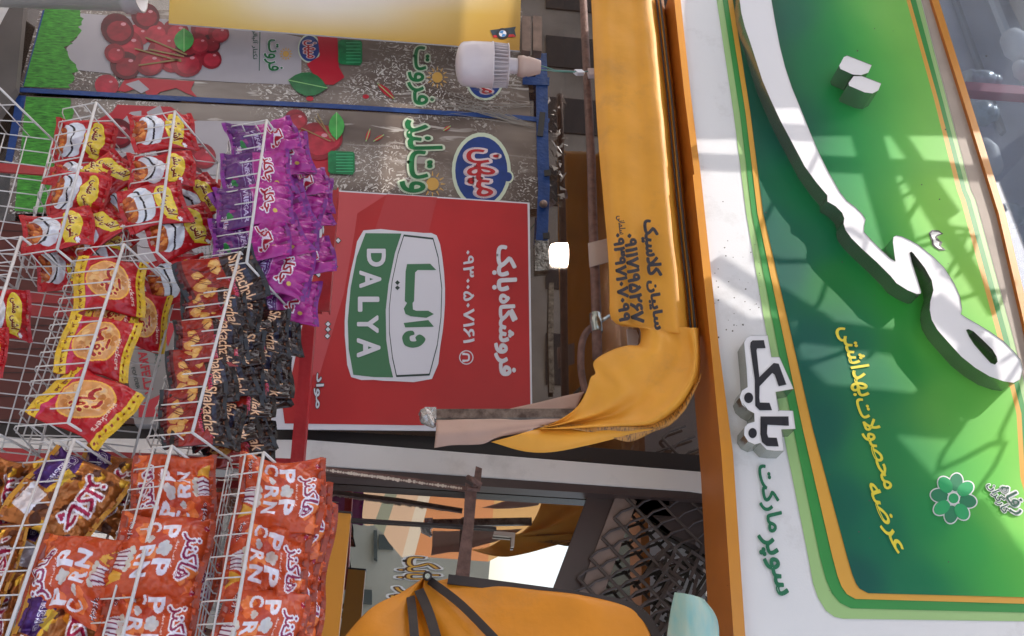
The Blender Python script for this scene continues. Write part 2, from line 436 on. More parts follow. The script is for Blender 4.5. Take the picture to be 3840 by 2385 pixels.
def d_redsnack():
    c = Canvas(NX, 128, '#b3141d')
    # plain white swoosh round a bowl of snacks (generic print)
    c.ell(.48, .33, .40, '#dcdde4', .22); c.ell(.50, .24, .37, '#23161c', .15); c.ell(.50, .20, .36, '#dcdde4', .16)
    c.ell(.50, .13, .30, '#a8501f', .13)
    R = random.Random(8)
    for i in range(22): c.poly(blob(.5 + R.uniform(-.24, .24), .13 + R.uniform(-.07, .08), .035, R), ['#d8843a', '#8c2c14', '#c8642a'][i % 3])
    c.ell(.5, .70, .42, '#e9d23a', .17); c.poly([(.78, .66), (.98, .80), (.9, .60)], '#dfc02c')
    c.ell(.5, .70, .385, '#e8c94a', .145)
    for b, cc in ((.06, '#f2e6a8'), (.03, '#7c1f18')): c.text('اشی مشی', cc, .20, .62, .82, .80, b)
    c.text('*', '#efe9ec', .88, .78, .96, .84, .05)
    return c
def d_ring():
    c = Canvas(NX, 128, '#b20f1c'); R = random.Random(4)
    for y0 in (0, .90):
        c.poly([(0, y0), (1, y0), (1, y0 + .10), (0, y0 + .10)], '#e2b92c')
    c.poly([(0, 0), (1, 0), (1, .13), (0, .13)], '#e2b92c')
    for k in range(7): c.text('مز', '#7a2018', .04 + .14 * k, .03, .12 + .14 * k, .095, .04)
    for k in range(9): c.ell(.06 + .11 * k, .95, .02, '#8d2a1c')
    c.poly([(0, .14), (1, .14), (.8, .22), (.3, .19)], '#c22a55')
    c.ell(.47, .48, .36, '#f0b34a'); m = c.ell(.47, .48, .335, '#d9985a')
    for i in range(40):
        a = R.random() * 6.28; r = .27 * R.random() ** .5
        c.poly(blob(.47 + r * math.cos(a), .48 + r * math.sin(a) * .92, .05, R), ['#e3ab6c', '#c07c3e', '#d8b08c', '#e8b878'][i % 4], m)
    def tf(x, y): return ((y - 180) / 900 * .72 + .12, (x - 560) / 780 * .66 + .14)
    for wdt, cc in ((.085, '#f3c070'), (.058, '#a3191c')):
        c.stroke([tf(1020, 330), tf(960, 400), tf(975, 520), tf(1040, 570), tf(940, 640), tf(900, 700), tf(940, 760), tf(930, 860), tf(990, 930)], wdt, cc)
        c.stroke([tf(1160, 550), tf(1170, 740)], wdt * .8, cc); c.ell(*tf(1010, 770), wdt * .9, cc)
        for q in ((1115, 790), (1075, 890), (850, 790)): c.ell(*tf(*q), wdt * .5, cc)
    c.ell(*tf(1010, 770), .018, '#f0c080')
    c.text('snackers', '#e7c8b8', .35, .80, .85, .86, .0, rot=.1)
    return c
def d_dark():
    c = Canvas(NX, 136, '#24120f'); R = random.Random(9)
    c.poly([(0, 0), (1, 0), (1, .60), (0, .56)], '#8e2218')
    c.poly([(0, 0), (1, 0), (1, .1), (0, .1)], '#55171a')
    for i in range(9):
        x, y = .1 + .8 * R.random(), .16 + .34 * R.random()
        c.poly(blob(x, y, .085, R, 7, .3), '#c98a44'); c.poly(blob(x + .01, y + .01, .055, R, 7, .3), '#dba85c')
    for i in range(5):
        x = R.random(); c.stroke([(x, .2), (x + .1, .36), (x + .02, .5)], .012, '#5c1a16')
    c.poly([(0, .56), (1, .60), (1, .72), (0, .7)], '#30160f'); c.poly([(.15, .80), (.7, .79), (.6, .86), (.3, .87)], '#2c2a3c')
    for b, cc in ((.04, '#4a1c18'), (.0, '#e8b890')): c.text('Shakachak', cc, .04, .66, .97, .84, b, rot=-.04)
    c.text('Dessert', '#c03858', .45, .57, .9, .65, .01, rot=-.04)
    return c

def ridges(U, V, seed, n=16, amp=1.0, fmin=3, fmax=9):
    r = np.random.RandomState(seed); h = np.zeros_like(U)
    for i in range(n):
        a = r.rand() * math.pi; f = r.uniform(fmin, fmax); ph = r.rand() * 7; bend = r.uniform(-.9, .9)
        x = (U - .5) * math.cos(a) + (V - .5) * math.sin(a) + bend * ((U - .5) * -math.sin(a) + (V - .5) * math.cos(a)) ** 2
        t = np.abs(((x * f + ph) % 2) - 1); h += (t - .5) / f
    return h * amp * 3.4 / n
def bag_mesh(name, c, wd, ht, puff, seed, m, crumple=1.0, pinch=.085):
    ny, nx = c.ny, c.nx; U, V = c.u, c.v
    su = np.clip(np.sin(math.pi * np.clip(U, 0, 1)), 0, 1) ** .55; sv = np.clip(np.sin(math.pi * np.clip((V - .05) / .9, 0, 1)), 0, 1) ** .5
    H = puff * su * sv
    endw = np.exp(-((np.minimum(V, 1 - V)) / .16) ** 2); r = np.random.RandomState(seed)
    pleat = sum(np.abs((((U + r.uniform(-.1, .1) * V) * f + r.rand() * 3) % 2) - 1) for f in (7, 11, 16)) / 3 - .5
    N = ridges(U, V, seed) + ridges(U, V, seed + 50, 10, .5, 8, 18)
    edge = np.clip(np.minimum(np.minimum(U, 1 - U) * 6, 1), 0, 1)
    D = H + (N * (.35 + sv * .9) * .055 * crumple + pleat * endw * .012 * crumple) * edge
    low = np.sin(U * 3 + seed) * .005 + np.sin(V * 4 + seed * 2) * .006
    X = (U - .5) * wd * (1 - pinch * sv) + N * .010 + .0045 * np.sin(V * 6.5 + seed); Z = (V - .5) * ht + np.sin(U * 5.5 + seed) * .0045
    top = np.stack([X, -D - low, Z], -1).reshape(-1, 3)
    bx = slice(None, None, 3)
    Ub, Vb = U[bx, bx], V[bx, bx]; bot = np.stack([X[bx, bx], H[bx, bx] * .8 + .0015 - low[bx, bx], Z[bx, bx]], -1).reshape(-1, 3)
    nyb, nxb = Ub.shape
    def quads(ny, nx, o, flip):
        i = np.arange((ny - 1) * (nx - 1)); a = (i // (nx - 1)) * nx + i % (nx - 1) + o
        q = np.stack([a, a + 1, a + nx + 1, a + nx], -1); return q[:, ::-1] if flip else q
    F = np.concatenate([quads(ny, nx, 0, False), quads(nyb, nxb, len(top), True)]); VV = np.concatenate([top, bot])
    me = bpy.data.meshes.new(name); me.vertices.add(len(VV)); me.vertices.foreach_set('co', VV.ravel())
    me.loops.add(F.size); me.loops.foreach_set('vertex_index', F.ravel().astype(np.int32)); me.polygons.add(len(F))
    me.polygons.foreach_set('loop_start', np.arange(0, F.size, 4, dtype=np.int32)); me.polygons.foreach_set('use_smooth', np.ones(len(F), bool))
    me.update(calc_edges=True)
    at = me.color_attributes.new('Print', 'FLOAT_COLOR', 'POINT'); cb = np.ones((len(VV), 4), np.float32)
    cb[:len(top), :3] = c.a.reshape(-1, 3); cb[len(top):, :3] = c.a[bx, bx].reshape(-1, 3).mean(0) * .8
    at.data.foreach_set('color', cb.ravel()); me.materials.append(m)
    return me
def seal_mesh(name, wd, seed, m, hgt=.011, bs=0, end=1):
    n = 60; mb = MB(); r = random.Random(seed); ph = r.random() * 6; am = .0022
    y = lambda x: am * math.sin(x * 130 + ph) + am * .8 * math.sin(x * 61 + ph * 2)
    vs = []
    for i in range(n + 1):
        x = -wd / 2 + wd * i / n; U = i / n; yy = y(x) - (math.sin(U * 3 + bs) * .005 + math.sin((4 if end > 0 else 0) + bs * 2) * .006); zz = end * math.sin(U * 5.5 + bs) * .0045; x += .0045 * math.sin((6.5 if end > 0 else 0) + bs)
        vs += [(x, yy - .0012, zz), (x, yy - .0012 + .0003 * (i % 2), zz + hgt + (.0009 if i % 2 else 0))]
    mb.add(vs, [(2 * i, 2 * i + 2, 2 * i + 3, 2 * i + 1) for i in range(n)], m)
    me = bpy.data.meshes.new(name); me.from_pydata(mb.v, [], mb.f); me.materials.append(m); me.update()
    me.polygons.foreach_set('use_smooth', [True] * len(me.polygons)); return me

foil = mat('bag_foil', (1, 1, 1), rough=.27, attr=True, bump=.10, bscale=30, spec=.5)
foil_gold = mat('gold_foil', (1, 1, 1), rough=.28, metal=.55, attr=True, bump=.35, bscale=40, spec=.7)
foil_dark = mat('dark_foil', (1, 1, 1), rough=.24, attr=True, bump=.10, bscale=25, spec=.45)
KIND = {}
def kind(key, name, canv, wd, ht, puff, m, sealc, lab, cat, crumple=1.0):
    c = canv(); sm = mat(name + '_seal', sealc, rough=.35, var=.25, vscale=60, bump=.2, bscale=120)
    KIND[key] = dict(name=name, wd=wd, ht=ht, lab=lab, cat=cat,
                     body=[bag_mesh('pouch', c, wd, ht, puff * (1 - .12 * k), 11 * k + len(KIND) * 7, m, crumple * (1 + .3 * k)) for k in range(3)],
                     seal=[[seal_mesh('crimped_seal', wd * .985, k, sm, bs=11 * k + len(KIND) * 7, end=e) for e in (1, -1)] for k in range(3)])
kind('pop', 'popcorn_bag', d_popcorn, .160, .175, .036, foil, '#a03a1c', 'orange popcorn bag', 'snack bag', 1.7)
kind('gold', 'chocolate_snack_bag', d_gold, .165, .19, .024, foil_gold, '#c08428', 'gold and purple foil chocolate snack bag', 'snack bag', 1.7)
kind('purple', 'vinegar_crisps_bag', d_purple, .128, .19, .0165, foil, '#7c2480', 'purple vinegar crisps bag', 'crisps bag', 1.5)
kind('red', 'corn_snack_bag', d_redsnack, .118, .155, .019, foil, '#b0151d', 'red corn snack bag with a yellow oval', 'snack bag', 1.1)
kind('ring', 'ring_snack_bag', d_ring, .140, .150, .020, foil, '#d8ac28', 'red and yellow snack bag with a round picture', 'snack bag', .9)
kind('dark', 'cracker_bag', d_dark, .125, .18, .0145, foil_dark, '#1c1416', 'dark brown cracker dessert bag', 'snack bag', .9)
_cnt = [0]
def bag(key, p0, p1, Y0, Y1, label, group=None, yaw=0, ws=1.0, hs=None):
    """p0 the bottom middle and p1 the top middle of the bag (source px), at distances Y0 and Y1"""
    k = KIND[key]; _cnt[0] += 1; i = _cnt[0] % 3
    A = wp(*p0, Y0); B = wp(*p1, Y1); up = B - A; L = up.length; up.normalize()
    r = Vector((math.cos(yaw), math.sin(yaw), 0))
    if abs(up.x) > .75: r = Vector((0, 0, -1 if up.x > 0 else 1)) + Vector((0, math.sin(yaw), 0))
    elif up.z < 0: r = -r
    r = (r - up * r.dot(up)).normalized(); dpt = up.cross(r)
    sz = (hs or L / k['ht']) if hs is None else hs
    sc_x = ws; M = Matrix(((r.x * sc_x, dpt.x, up.x * sz, 0), (r.y * sc_x, dpt.y, up.y * sz, 0), (r.z * sc_x, dpt.z, up.z * sz, 0), (0, 0, 0, 1)))
    C_ = (A + B) / 2; M.translation = C_
    root = bpy.data.objects.new(k['name'], None); COL.objects.link(root); root.matrix_world = M; root.empty_display_size = .03
    tag(root, label, k['cat'], group)
    for nm, me, z, fl in (('pouch', k['body'][i], 0, 1), ('crimped_seal', k['seal'][i][0], k['ht'] / 2 - .006, 1), ('crimped_seal', k['seal'][i][1], -k['ht'] / 2 + .006, -1)):
        o = bpy.data.objects.new(nm, me); COL.objects.link(o); o.parent = root; o.location = (0, 0, z); o.scale = (1, 1, fl)
    return root

# ------------------------------------------------------------------ materials of the place
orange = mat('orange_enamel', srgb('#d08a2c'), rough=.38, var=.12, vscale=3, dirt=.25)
orange_shaded = mat('orange_enamel_shaded', srgb('#b0641c'), rough=.45, var=.15, vscale=4, dirt=.3)  # darker copy of the orange; shade on the frame's sides put into the colour
signwhite = mat('sign_white', (.74, .74, .76), rough=.42, var=.05, vscale=2, dirt=.30, bump=.05, bscale=200)
acryl = mat('acrylic_white', (.84, .83, .86), rough=.22, coat=.2, dirt=.06)
steel = mat('letter_steel', (.40, .42, .38), rough=.24, metal=.85, var=.2, vscale=5, bump=.06, bscale=30)
tarp = mat('orange_tarpaulin', srgb('#eea838'), rough=.52, var=.14, vscale=5, bump=.14, bscale=22, dirt=.32, trans=.15)
tarp_in = mat('tarpaulin_lining', srgb('#c9a696'), rough=.6, var=.1, vscale=5, bump=.1, bscale=20, dirt=.25, trans=.25)
rust = mat('rusty_pipe', srgb('#5a4038'), rough=.7, col2=srgb('#7a5a50'), vscale=40, bump=.4, bscale=90)
black = mat('black_rubber', (.02, .018, .018), rough=.5)
brown = mat('brown_aluminium', srgb('#4a3a36'), rough=.4, var=.15, vscale=5, dirt=.15)
darkmetal = mat('dark_metal', srgb('#332826'), rough=.5, var=.3, vscale=12)
redpaint = mat('red_painted_steel', srgb('#a8262a'), rough=.4, var=.2, vscale=10, dirt=.35, bump=.2, bscale=60)
wire = mat('white_coated_wire', (.62, .58, .56), rough=.35, var=.1, vscale=20)
pil = mat('pillar_panel', srgb('#dcd4ce'), rough=.45, var=.06, vscale=1.5, dirt=.3)
tape = mat('blue_tape', srgb('#20407a'), rough=.35, var=.2, vscale=20, bump=.3, bscale=60)
def film_material(name):
    m = bpy.data.materials.new(name); m.use_nodes = True; t = m.node_tree; b = t.nodes['Principled BSDF']; L = t.links.new
    tc = t.nodes.new('ShaderNodeTexCoord')
    def noise(sc, det, dist=0, vec=(1, 1, 1)):
        mp = t.nodes.new('ShaderNodeMapping'); mp.inputs['Scale'].default_value = vec; L(tc.outputs['Object'], mp.inputs[0])
        n = t.nodes.new('ShaderNodeTexNoise'); n.inputs['Scale'].default_value = sc; n.inputs['Detail'].default_value = det; n.inputs['Distortion'].default_value = dist; L(mp.outputs[0], n.inputs['Vector']); return n.outputs[0]
    def ramp(src, a, b_, c0=0, c1=1):
        r = t.nodes.new('ShaderNodeMapRange'); r.inputs['From Min'].default_value = a; r.inputs['From Max'].default_value = b_; r.inputs['To Min'].default_value = c0; r.inputs['To Max'].default_value = c1; L(src, r.inputs[0]); return r.outputs[0]
    def mul(a, b_): x = t.nodes.new('ShaderNodeMath'); x.operation = 'MULTIPLY'; L(a, x.inputs[0]); L(b_, x.inputs[1]); return x.outputs[0]
    mask = ramp(noise(3.2, 2), .46, .62); fine = ramp(noise(30, 6, 3.0), .55, .60); streak = ramp(noise(26, 4, 1.0, (1, 1, .18)), .60, .66)
    f = mul(mask, fine); mx0 = t.nodes.new('ShaderNodeMath'); mx0.operation = 'MAXIMUM'; L(f, mx0.inputs[0]); L(mul(streak, ramp(noise(2.2, 1), .4, .7, .15, .8)), mx0.inputs[1])
    base = t.nodes.new('ShaderNodeMix'); base.data_type = 'RGBA'; base.inputs['A'].default_value = (*srgb('#574942'), 1); base.inputs['B'].default_value = (*srgb('#887a70'), 1); L(ramp(noise(5, 3, 0, (1, 1, .4)), .35, .65), base.inputs['Factor'])
    c = t.nodes.new('ShaderNodeMix'); c.data_type = 'RGBA'; L(mx0.outputs[0], c.inputs['Factor']); L(base.outputs['Result'], c.inputs['A']); c.inputs['B'].default_value = (*srgb('#ccc4bc'), 1)
    L(c.outputs['Result'], b.inputs['Base Color']); b.inputs['Roughness'].default_value = .22; b.inputs['Specular IOR Level'].default_value = .8
    bp = t.nodes.new('ShaderNodeBump'); bp.inputs['Strength'].default_value = .55; bp.inputs['Distance'].default_value = .004; L(mul(ramp(mask, 0, 1, .15, 1), noise(45, 4, 1.5)), bp.inputs['Height']); L(bp.outputs[0], b.inputs['Normal'])
    return m
foilfilm = film_material('crinkled_film')
vinyl_red = mat('poster_red', srgb('#ae2628'), rough=.36, var=.12, vscale=4, bump=.06, bscale=18, dirt=.12)
vinyl_white = mat('print_white', srgb('#cfcbd0'), rough=.4)
vinyl_green = mat('print_green', srgb('#3f6e4c'), rough=.4)
concrete = mat('pavement', (.46, .445, .43), rough=.85, var=.3, vscale=1.5, bump=.4, bscale=40)

# ------------------------------------------------------------------ setting (out of the picture, shade casters added)
g = MB(); g.box((-60, -60, -.3), (60, -2.2, -.12), mat('asphalt', (.13, .125, .12), rough=.9, var=.3, vscale=2, bump=.4, bscale=60)); tag(g.build('road'), kind='structure')
g = MB(); g.box((-60, -2.2, -.3), (60, 2.75, 0), concrete); tag(g.build('pavement'), kind='structure')

# unseen shade casters above the camera; cloth and boards added to shape it
shade_m = mat('shade_caster', srgb('#7c746c'), rough=.8, var=.1, vscale=2)
mb = MB(); mb.box((-7, -1.5, 4.6), (2.2, 1.0, 4.603), mat('shade_sheet_cloth', srgb('#e4e4e8'), rough=.8, trans=.55)); tag(mb.build('added_shade_sheet'), 'flat cream cloth sheet added above the camera to shade the shopfront, out of the picture', 'canopy')  # unseen sheet added to keep the sun off the shopfront
mb = MB(); mb.box((-9, 2.3, 4.85), (3.5, 2.6, 9.5), mat('upper_render', (.5, .48, .45), rough=.9, var=.1, vscale=2)); mb.box((-2.9, 1.6, 4.8), (-.9, 2.3, 4.86), MATS['upper_render']); tag(mb.build('upper_storey'), 'plain rendered upper storey wall over the shop with an added sun-blocking ledge, above the picture', 'building')  # the small ledge is added to keep sun off the upper window
def cast(name, pts, t, m, lab, cat, th=.02):
    """a board standing up-sun of the sign, in a plane parallel to it, outlined by where its shadow falls"""
    W = [wp(x, y, 1.95) - SUN_DIR * t for x, y in pts]; n = len(W); tr = [tuple(q) for q in tessellate_polygon([[Vector((p.x, p.z, 0)) for p in W]])]
    mb = MB(); mb.add(W, tr, m); B = [p - Vector((0, th, 0)) for p in W]; mb.add(B, tr, m); mb.add(W + B, [(i, (i + 1) % n, n + (i + 1) % n, n + i) for i in range(n)], m)
    return tag(mb.build(name), lab, cat)
cast('side_shade_board', [(2600, -900), (2600, 500), (3750, 498), (4400, 480), (4400, -900)], 1.85, shade_m, 'plain board added to shade one end of the sign, out of the picture above the camera', 'board')  # unseen board added to shade the left end of the sign
cast('sign_shade_sheet', [(2600, 1085), (2690, 1115), (2812, 1190), (2950, 1200), (2985, 1350), (3085, 1455), (3450, 1492), (3470, 1400), (3560, 1410), (3597, 1625), (3300, 1600), (3485, 1800), (3560, 1860), (3680, 1890), (3830, 2100), (4000, 3000), (2600, 3000)], 1.85, shade_m, 'irregular sheet cut to the shade on the sign, added out of the picture above the camera', 'shade sheet')  # unseen sheet added, cut to the outline of the sign's shade
mb = MB()
def cb(a, b, wd, t=1.8): mb.bar(wp(*a, 1.95) - SUN_DIR * t, wp(*b, 1.95) - SUN_DIR * t, wd, .02, shade_m)
cb((2560, 603), (3700, 655), .046); cb((3225, 480), (3420, 1130), .080); cb((3330, 480), (3560, 820), .018); cb((3385, 650), (3720, 1180), .022); cb((2670, 985), (3080, 1240), .034); cb((3395, 1130), (3700, 1330), .045)
cb((2990, 1250), (3360, 1300), .055); cb((3330, 1270), (3500, 1420), .06)
tag(mb.build('steel_framework'), 'steel framework of posts and beams, out of the picture above the camera', 'framework')
mb = MB()  # unseen thin branches, traced from their curved shadows on the sign
for pts in ([(2870, 500), (2930, 900), (3040, 1230), (3170, 1420)], [(3360, 700), (3450, 880), (3620, 1010)], [(3330, 770), (3440, 860), (3580, 1010), (3690, 1200)], [(3595, 1500), (3600, 1680), (3680, 1830)], [(3690, 1460), (3830, 1580)]):
    mb.tube([wp(*p, 1.95) - SUN_DIR * 1.8 + Vector((0, .05 * math.sin(i), 0)) for i, p in enumerate(smooth_pts(pts, 5))], .006, shade_m, 6)
tag(mb.build('thin_branches'), 'thin unseen branches whose shadows fall on the sign, out of the picture above the camera', 'branches')

# ------------------------------------------------------------------ shop sign
SY = 1.95
sign = empty('shop_sign', wp(2700, 1190, SY), 'large green and white shop sign with white channel letters above the orange awning', 'shop sign')
mb = MB()
bot = [(2546, -60), (2590, 350), (2631, 700), (2696, 1300), (2749, 1700), (2800, 2460)]
top = [(3480, -60), (3494, 0), (3620, 400), (3745, 800), (3838, 1200), (3950, 1700), (4120, 2460)]
prism(mb, bot + top[::-1], SY, SY + .05, signwhite)
mb.build('sign_panel', sign)
# printed bands, as thin stacked vinyl sheets
def zE(p): return Zm(2600, 1500, 1.709, p)
def zC(p): return Zm(2600, 0, 1.89, p)
def zD(p): return Zm(2600, 750, 1.89, p)
lo1 = zC([(160, -60), (165, 0), (285, 800), (375, 1512)]) + [(2936, 1617)] + zE([(735, 1000), (768, 1180), (800, 1270), (850, 1350), (905, 1390), (960, 1402), (2119, 1418), (2400, 1424)])
hi1 = zC([(1600, -60), (1612, 0), (1795, 700), (1965, 1350)]) + zD([(1998, 0), (2272, 1000), (2395, 1512)]) + zE([(2200, 500), (2420, 1424)])
lo2 = zC([(200, -60), (208, 0), (330, 800), (415, 1512)]) + zE([(640, 180), (810, 1000), (850, 1150), (890, 1240), (940, 1300), (1010, 1335), (2119, 1362), (2400, 1367)])
hi2 = zC([(1570, -60), (1578, 0), (1765, 700), (1935, 1350)]) + zD([(1965, 0), (2238, 1000), (2360, 1512)]) + zE([(2160, 500), (2400, 1367)])
lo3 = zC([(238, -60), (245, 0), (370, 800), (455, 1512)]) + zE([(700, 180), (890, 1000), (925, 1130), (950, 1195), (985, 1245), (1040, 1275), (2119, 1306), (2400, 1312)])
hi3 = zC([(1530, -60), (1538, 0), (1735, 700), (1902, 1350)]) + zD([(1930, 0), (2200, 1000), (2325, 1512)]) + zE([(2125, 500), (2370, 1312)])
lo4 = zC([(272, -60), (280, 0), (405, 800), (495, 1512)]) + zE([(765, 180), (985, 1000), (1020, 1120), (1045, 1180), (1075, 1220), (1120, 1238), (2119, 1262), (2400, 1270)])
hi4 = zC([(1495, -60), (1510, 0), (1705, 700), (1868, 1350)]) + zD([(1895, 0), (2165, 1000), (2290, 1512)]) + zE([(2095, 500), (2340, 1270)])
mb = MB()
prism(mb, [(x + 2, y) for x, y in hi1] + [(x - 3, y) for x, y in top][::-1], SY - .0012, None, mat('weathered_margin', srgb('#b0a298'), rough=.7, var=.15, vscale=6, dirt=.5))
for lo, hi, off, cc in ((lo1, hi1, .0015, '#a4cb84'), (lo2, hi2, .003, '#2f9440'), (lo3, hi3, .0045, '#e2a73c')):
    prism(mb, lo + hi[::-1], SY - off, None, mat('sign_print' + cc, srgb(cc, .9), rough=.4, var=.05, vscale=3))
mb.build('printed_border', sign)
# green field with its printed gradient, as a fine coloured sheet
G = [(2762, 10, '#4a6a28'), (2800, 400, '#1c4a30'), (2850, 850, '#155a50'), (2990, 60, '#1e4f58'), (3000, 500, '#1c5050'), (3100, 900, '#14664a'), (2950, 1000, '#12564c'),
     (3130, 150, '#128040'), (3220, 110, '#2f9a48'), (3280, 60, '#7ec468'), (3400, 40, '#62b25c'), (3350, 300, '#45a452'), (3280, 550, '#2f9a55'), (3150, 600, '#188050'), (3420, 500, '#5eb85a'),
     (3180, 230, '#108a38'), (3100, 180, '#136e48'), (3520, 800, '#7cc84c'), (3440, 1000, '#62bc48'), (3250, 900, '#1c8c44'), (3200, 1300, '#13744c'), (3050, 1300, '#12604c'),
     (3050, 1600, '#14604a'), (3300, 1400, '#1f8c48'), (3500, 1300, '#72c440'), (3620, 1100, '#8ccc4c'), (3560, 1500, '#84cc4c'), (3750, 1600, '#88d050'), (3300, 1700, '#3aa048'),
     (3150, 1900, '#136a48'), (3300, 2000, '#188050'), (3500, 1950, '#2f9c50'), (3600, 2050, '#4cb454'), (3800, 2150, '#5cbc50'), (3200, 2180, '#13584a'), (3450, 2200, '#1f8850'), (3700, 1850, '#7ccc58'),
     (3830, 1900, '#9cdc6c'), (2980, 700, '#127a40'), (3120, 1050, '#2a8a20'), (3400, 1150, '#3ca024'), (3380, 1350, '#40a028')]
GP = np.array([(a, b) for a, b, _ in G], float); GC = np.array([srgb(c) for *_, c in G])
poly4 = lo4 + hi4[::-1]
A_ = [wp(x, y, SY - .006) for x, y in poly4]
xs = [p.x for p in A_]; zs = [p.z for p in A_]
def inside(x, z, P):
    r = False
    for i in range(len(P)):
        a, b = P[i], P[i - 1]
        if (a.z > z) != (b.z > z) and x < a.x + (z - a.z) * (b.x - a.x) / (b.z - a.z): r = not r
    return r
# sheet: strips between the lower and the upper edge
def at_len(pl, n):
    L = [0]
    for a, b in zip(pl, pl[1:]): L.append(L[-1] + math.hypot(b[0] - a[0], b[1] - a[1]))
    o = []
    for k in range(n + 1):
        t = L[-1] * k / n; j = max(1, min(len(pl) - 1, int(np.searchsorted(L, t)))); f = (t - L[j - 1]) / max(1e-9, L[j] - L[j - 1])
        o.append((pl[j - 1][0] + (pl[j][0] - pl[j - 1][0]) * f, pl[j - 1][1] + (pl[j][1] - pl[j - 1][1]) * f))
    return o
n1, n2 = 130, 70
def at_y(pl, y):
    for a, b in zip(pl, pl[1:]):
        if a[1] <= y <= b[1] and b[1] > a[1]: return a[0] + (b[0] - a[0]) * (y - a[1]) / (b[1] - a[1])
    return pl[-1][0]
lo4s = [p for p in lo4 if p[1] < 1500 + 1240 / 1.709]
yend = 1500 + 1238 / 1.709
vs = []; cs = []
for i in range(n1 + 1):
    y = -60 + (yend + 60) * i / n1; x0 = at_y(lo4, y); x1 = at_y(hi4, min(y, 2385))
    for j in range(n2 + 1):
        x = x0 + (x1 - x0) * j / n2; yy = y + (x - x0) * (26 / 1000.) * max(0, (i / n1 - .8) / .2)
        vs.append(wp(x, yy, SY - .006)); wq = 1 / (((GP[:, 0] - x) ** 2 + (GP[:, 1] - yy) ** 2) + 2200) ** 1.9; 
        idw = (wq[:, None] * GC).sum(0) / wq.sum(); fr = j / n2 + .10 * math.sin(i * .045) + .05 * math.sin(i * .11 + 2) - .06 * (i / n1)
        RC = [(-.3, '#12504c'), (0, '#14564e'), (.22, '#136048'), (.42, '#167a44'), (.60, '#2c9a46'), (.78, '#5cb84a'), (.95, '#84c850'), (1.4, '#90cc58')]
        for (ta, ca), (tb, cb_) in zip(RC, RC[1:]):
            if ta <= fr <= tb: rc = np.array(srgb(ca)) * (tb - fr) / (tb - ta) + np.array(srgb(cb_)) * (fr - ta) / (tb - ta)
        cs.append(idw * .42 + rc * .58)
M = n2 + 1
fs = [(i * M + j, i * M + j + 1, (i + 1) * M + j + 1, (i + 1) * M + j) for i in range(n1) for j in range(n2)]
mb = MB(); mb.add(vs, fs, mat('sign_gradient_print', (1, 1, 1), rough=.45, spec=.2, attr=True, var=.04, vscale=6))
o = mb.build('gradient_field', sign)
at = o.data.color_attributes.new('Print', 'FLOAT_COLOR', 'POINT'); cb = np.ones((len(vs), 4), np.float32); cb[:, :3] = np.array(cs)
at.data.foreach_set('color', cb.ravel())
rr0 = random.Random(44)
# written line, flower emblem and small marks
yel = mat('sign_print_yellow', srgb('#e6d83c'), rough=.4)
mb = MB()
segs = [('بهداشتی', (1060, 330), (1215, 1500)), ]
put_text(mb, 'عرضه', yel, (3235, 1820), (3345, 2080), (3290, 1808), SY - .008, .02)
put_text(mb, 'محصولات', yel, (3190, 1500), (3300, 1838), (3262, 1490), SY - .008, .02)
put_text(mb, 'بهداشتی', yel, (3130, 1232), (3200, 1490), (3215, 1222), SY - .008, .02)
mb.build('yellow_lettering', sign)
mb = MB(); gw = mat('sign_print_white', (.78, .78, .78), rough=.4); ge = [mat('emblem_green_%s' % q, srgb(c), rough=.4) for q, c in (('deep', '#0f7a50'), ('fresh', '#12a05c'))]
cx, cy = 2600 + 1668 / 1.709, 1500 + 630 / 1.709
for k in range(8):
    a = math.radians(45 * k + 10); R = 58 + 0 * k; px_, py_ = cx + math.cos(a) * R * .92, cy + math.sin(a) * R * 1.05
    prism(mb, circ(px_, py_, 38, 29, 24, a), SY - .0075 - .0006 * (k % 2), None, gw)
for k in range(8):
    a = math.radians(45 * k + 10); R = 58; px_, py_ = cx + math.cos(a) * R * .92, cy + math.sin(a) * R * 1.05
    prism(mb, circ(px_, py_, 33, 24.5, 24, a), SY - .009 - .0006 * (k % 2), None, ge[k % 2])
prism(mb, circ(cx, cy, 24, 24), SY - .0105, None, gw); prism(mb, circ(cx, cy, 19, 19), SY - .011, None, ge[1])
mb.build('flower_emblem', sign)
mb = MB(); inkg = mat('sign_print_darkgreen', srgb('#12503c'), rough=.4)
put_text(mb, 'رفاه', gw, (3735, 1835), (3800, 1935), (3790, 1812), SY - .008, .09); put_text(mb, 'رفاه', inkg, (3735, 1835), (3800, 1935), (3790, 1812), SY - .0108, .015)
put_text(mb, 'کارگران', gw, (3695, 1820), (3755, 1930), (3735, 1806), SY - .0083, .09); put_text(mb, 'کارگران', inkg, (3695, 1820), (3755, 1930), (3735, 1806), SY - .0115, .015)
hb = zD([(1668, 235), (1690, 212), (1740, 215), (1772, 240), (1745, 250), (1725, 262), (1745, 285), (1765, 300), (1755, 325), (1790, 355), (1745, 358), (1715, 340), (1692, 318), (1690, 290), (1680, 270)])
hi = zD([(1680, 240), (1695, 224), (1735, 226), (1755, 238), (1725, 248), (1710, 262), (1720, 285), (1745, 298), (1738, 322), (1765, 345), (1740, 346), (1718, 330), (1703, 312), (1702, 286), (1690, 262)])
prism(mb, hb, SY - .0075, None, mat('ink_black', (.03, .03, .03), rough=.4)); prism(mb, hi, SY - .0085, None, gw)
speck = mat('grime_speck', (.08, .07, .06), rough=.8)
for k in range(70):
    x, y = (rr0.uniform(2680, 2860), rr0.uniform(900, 1300)) if k < 38 else (rr0.uniform(2700, 3700), rr0.uniform(100, 2300))
    prism(mb, blob(x, y, rr0.uniform(1.2, 3.6), rr0, 5), SY - .0072, None, speck)
mb.build('small_marks', sign)
green = mat('sign_lettering_green', srgb('#17704c'), rough=.4)
mb = MB()
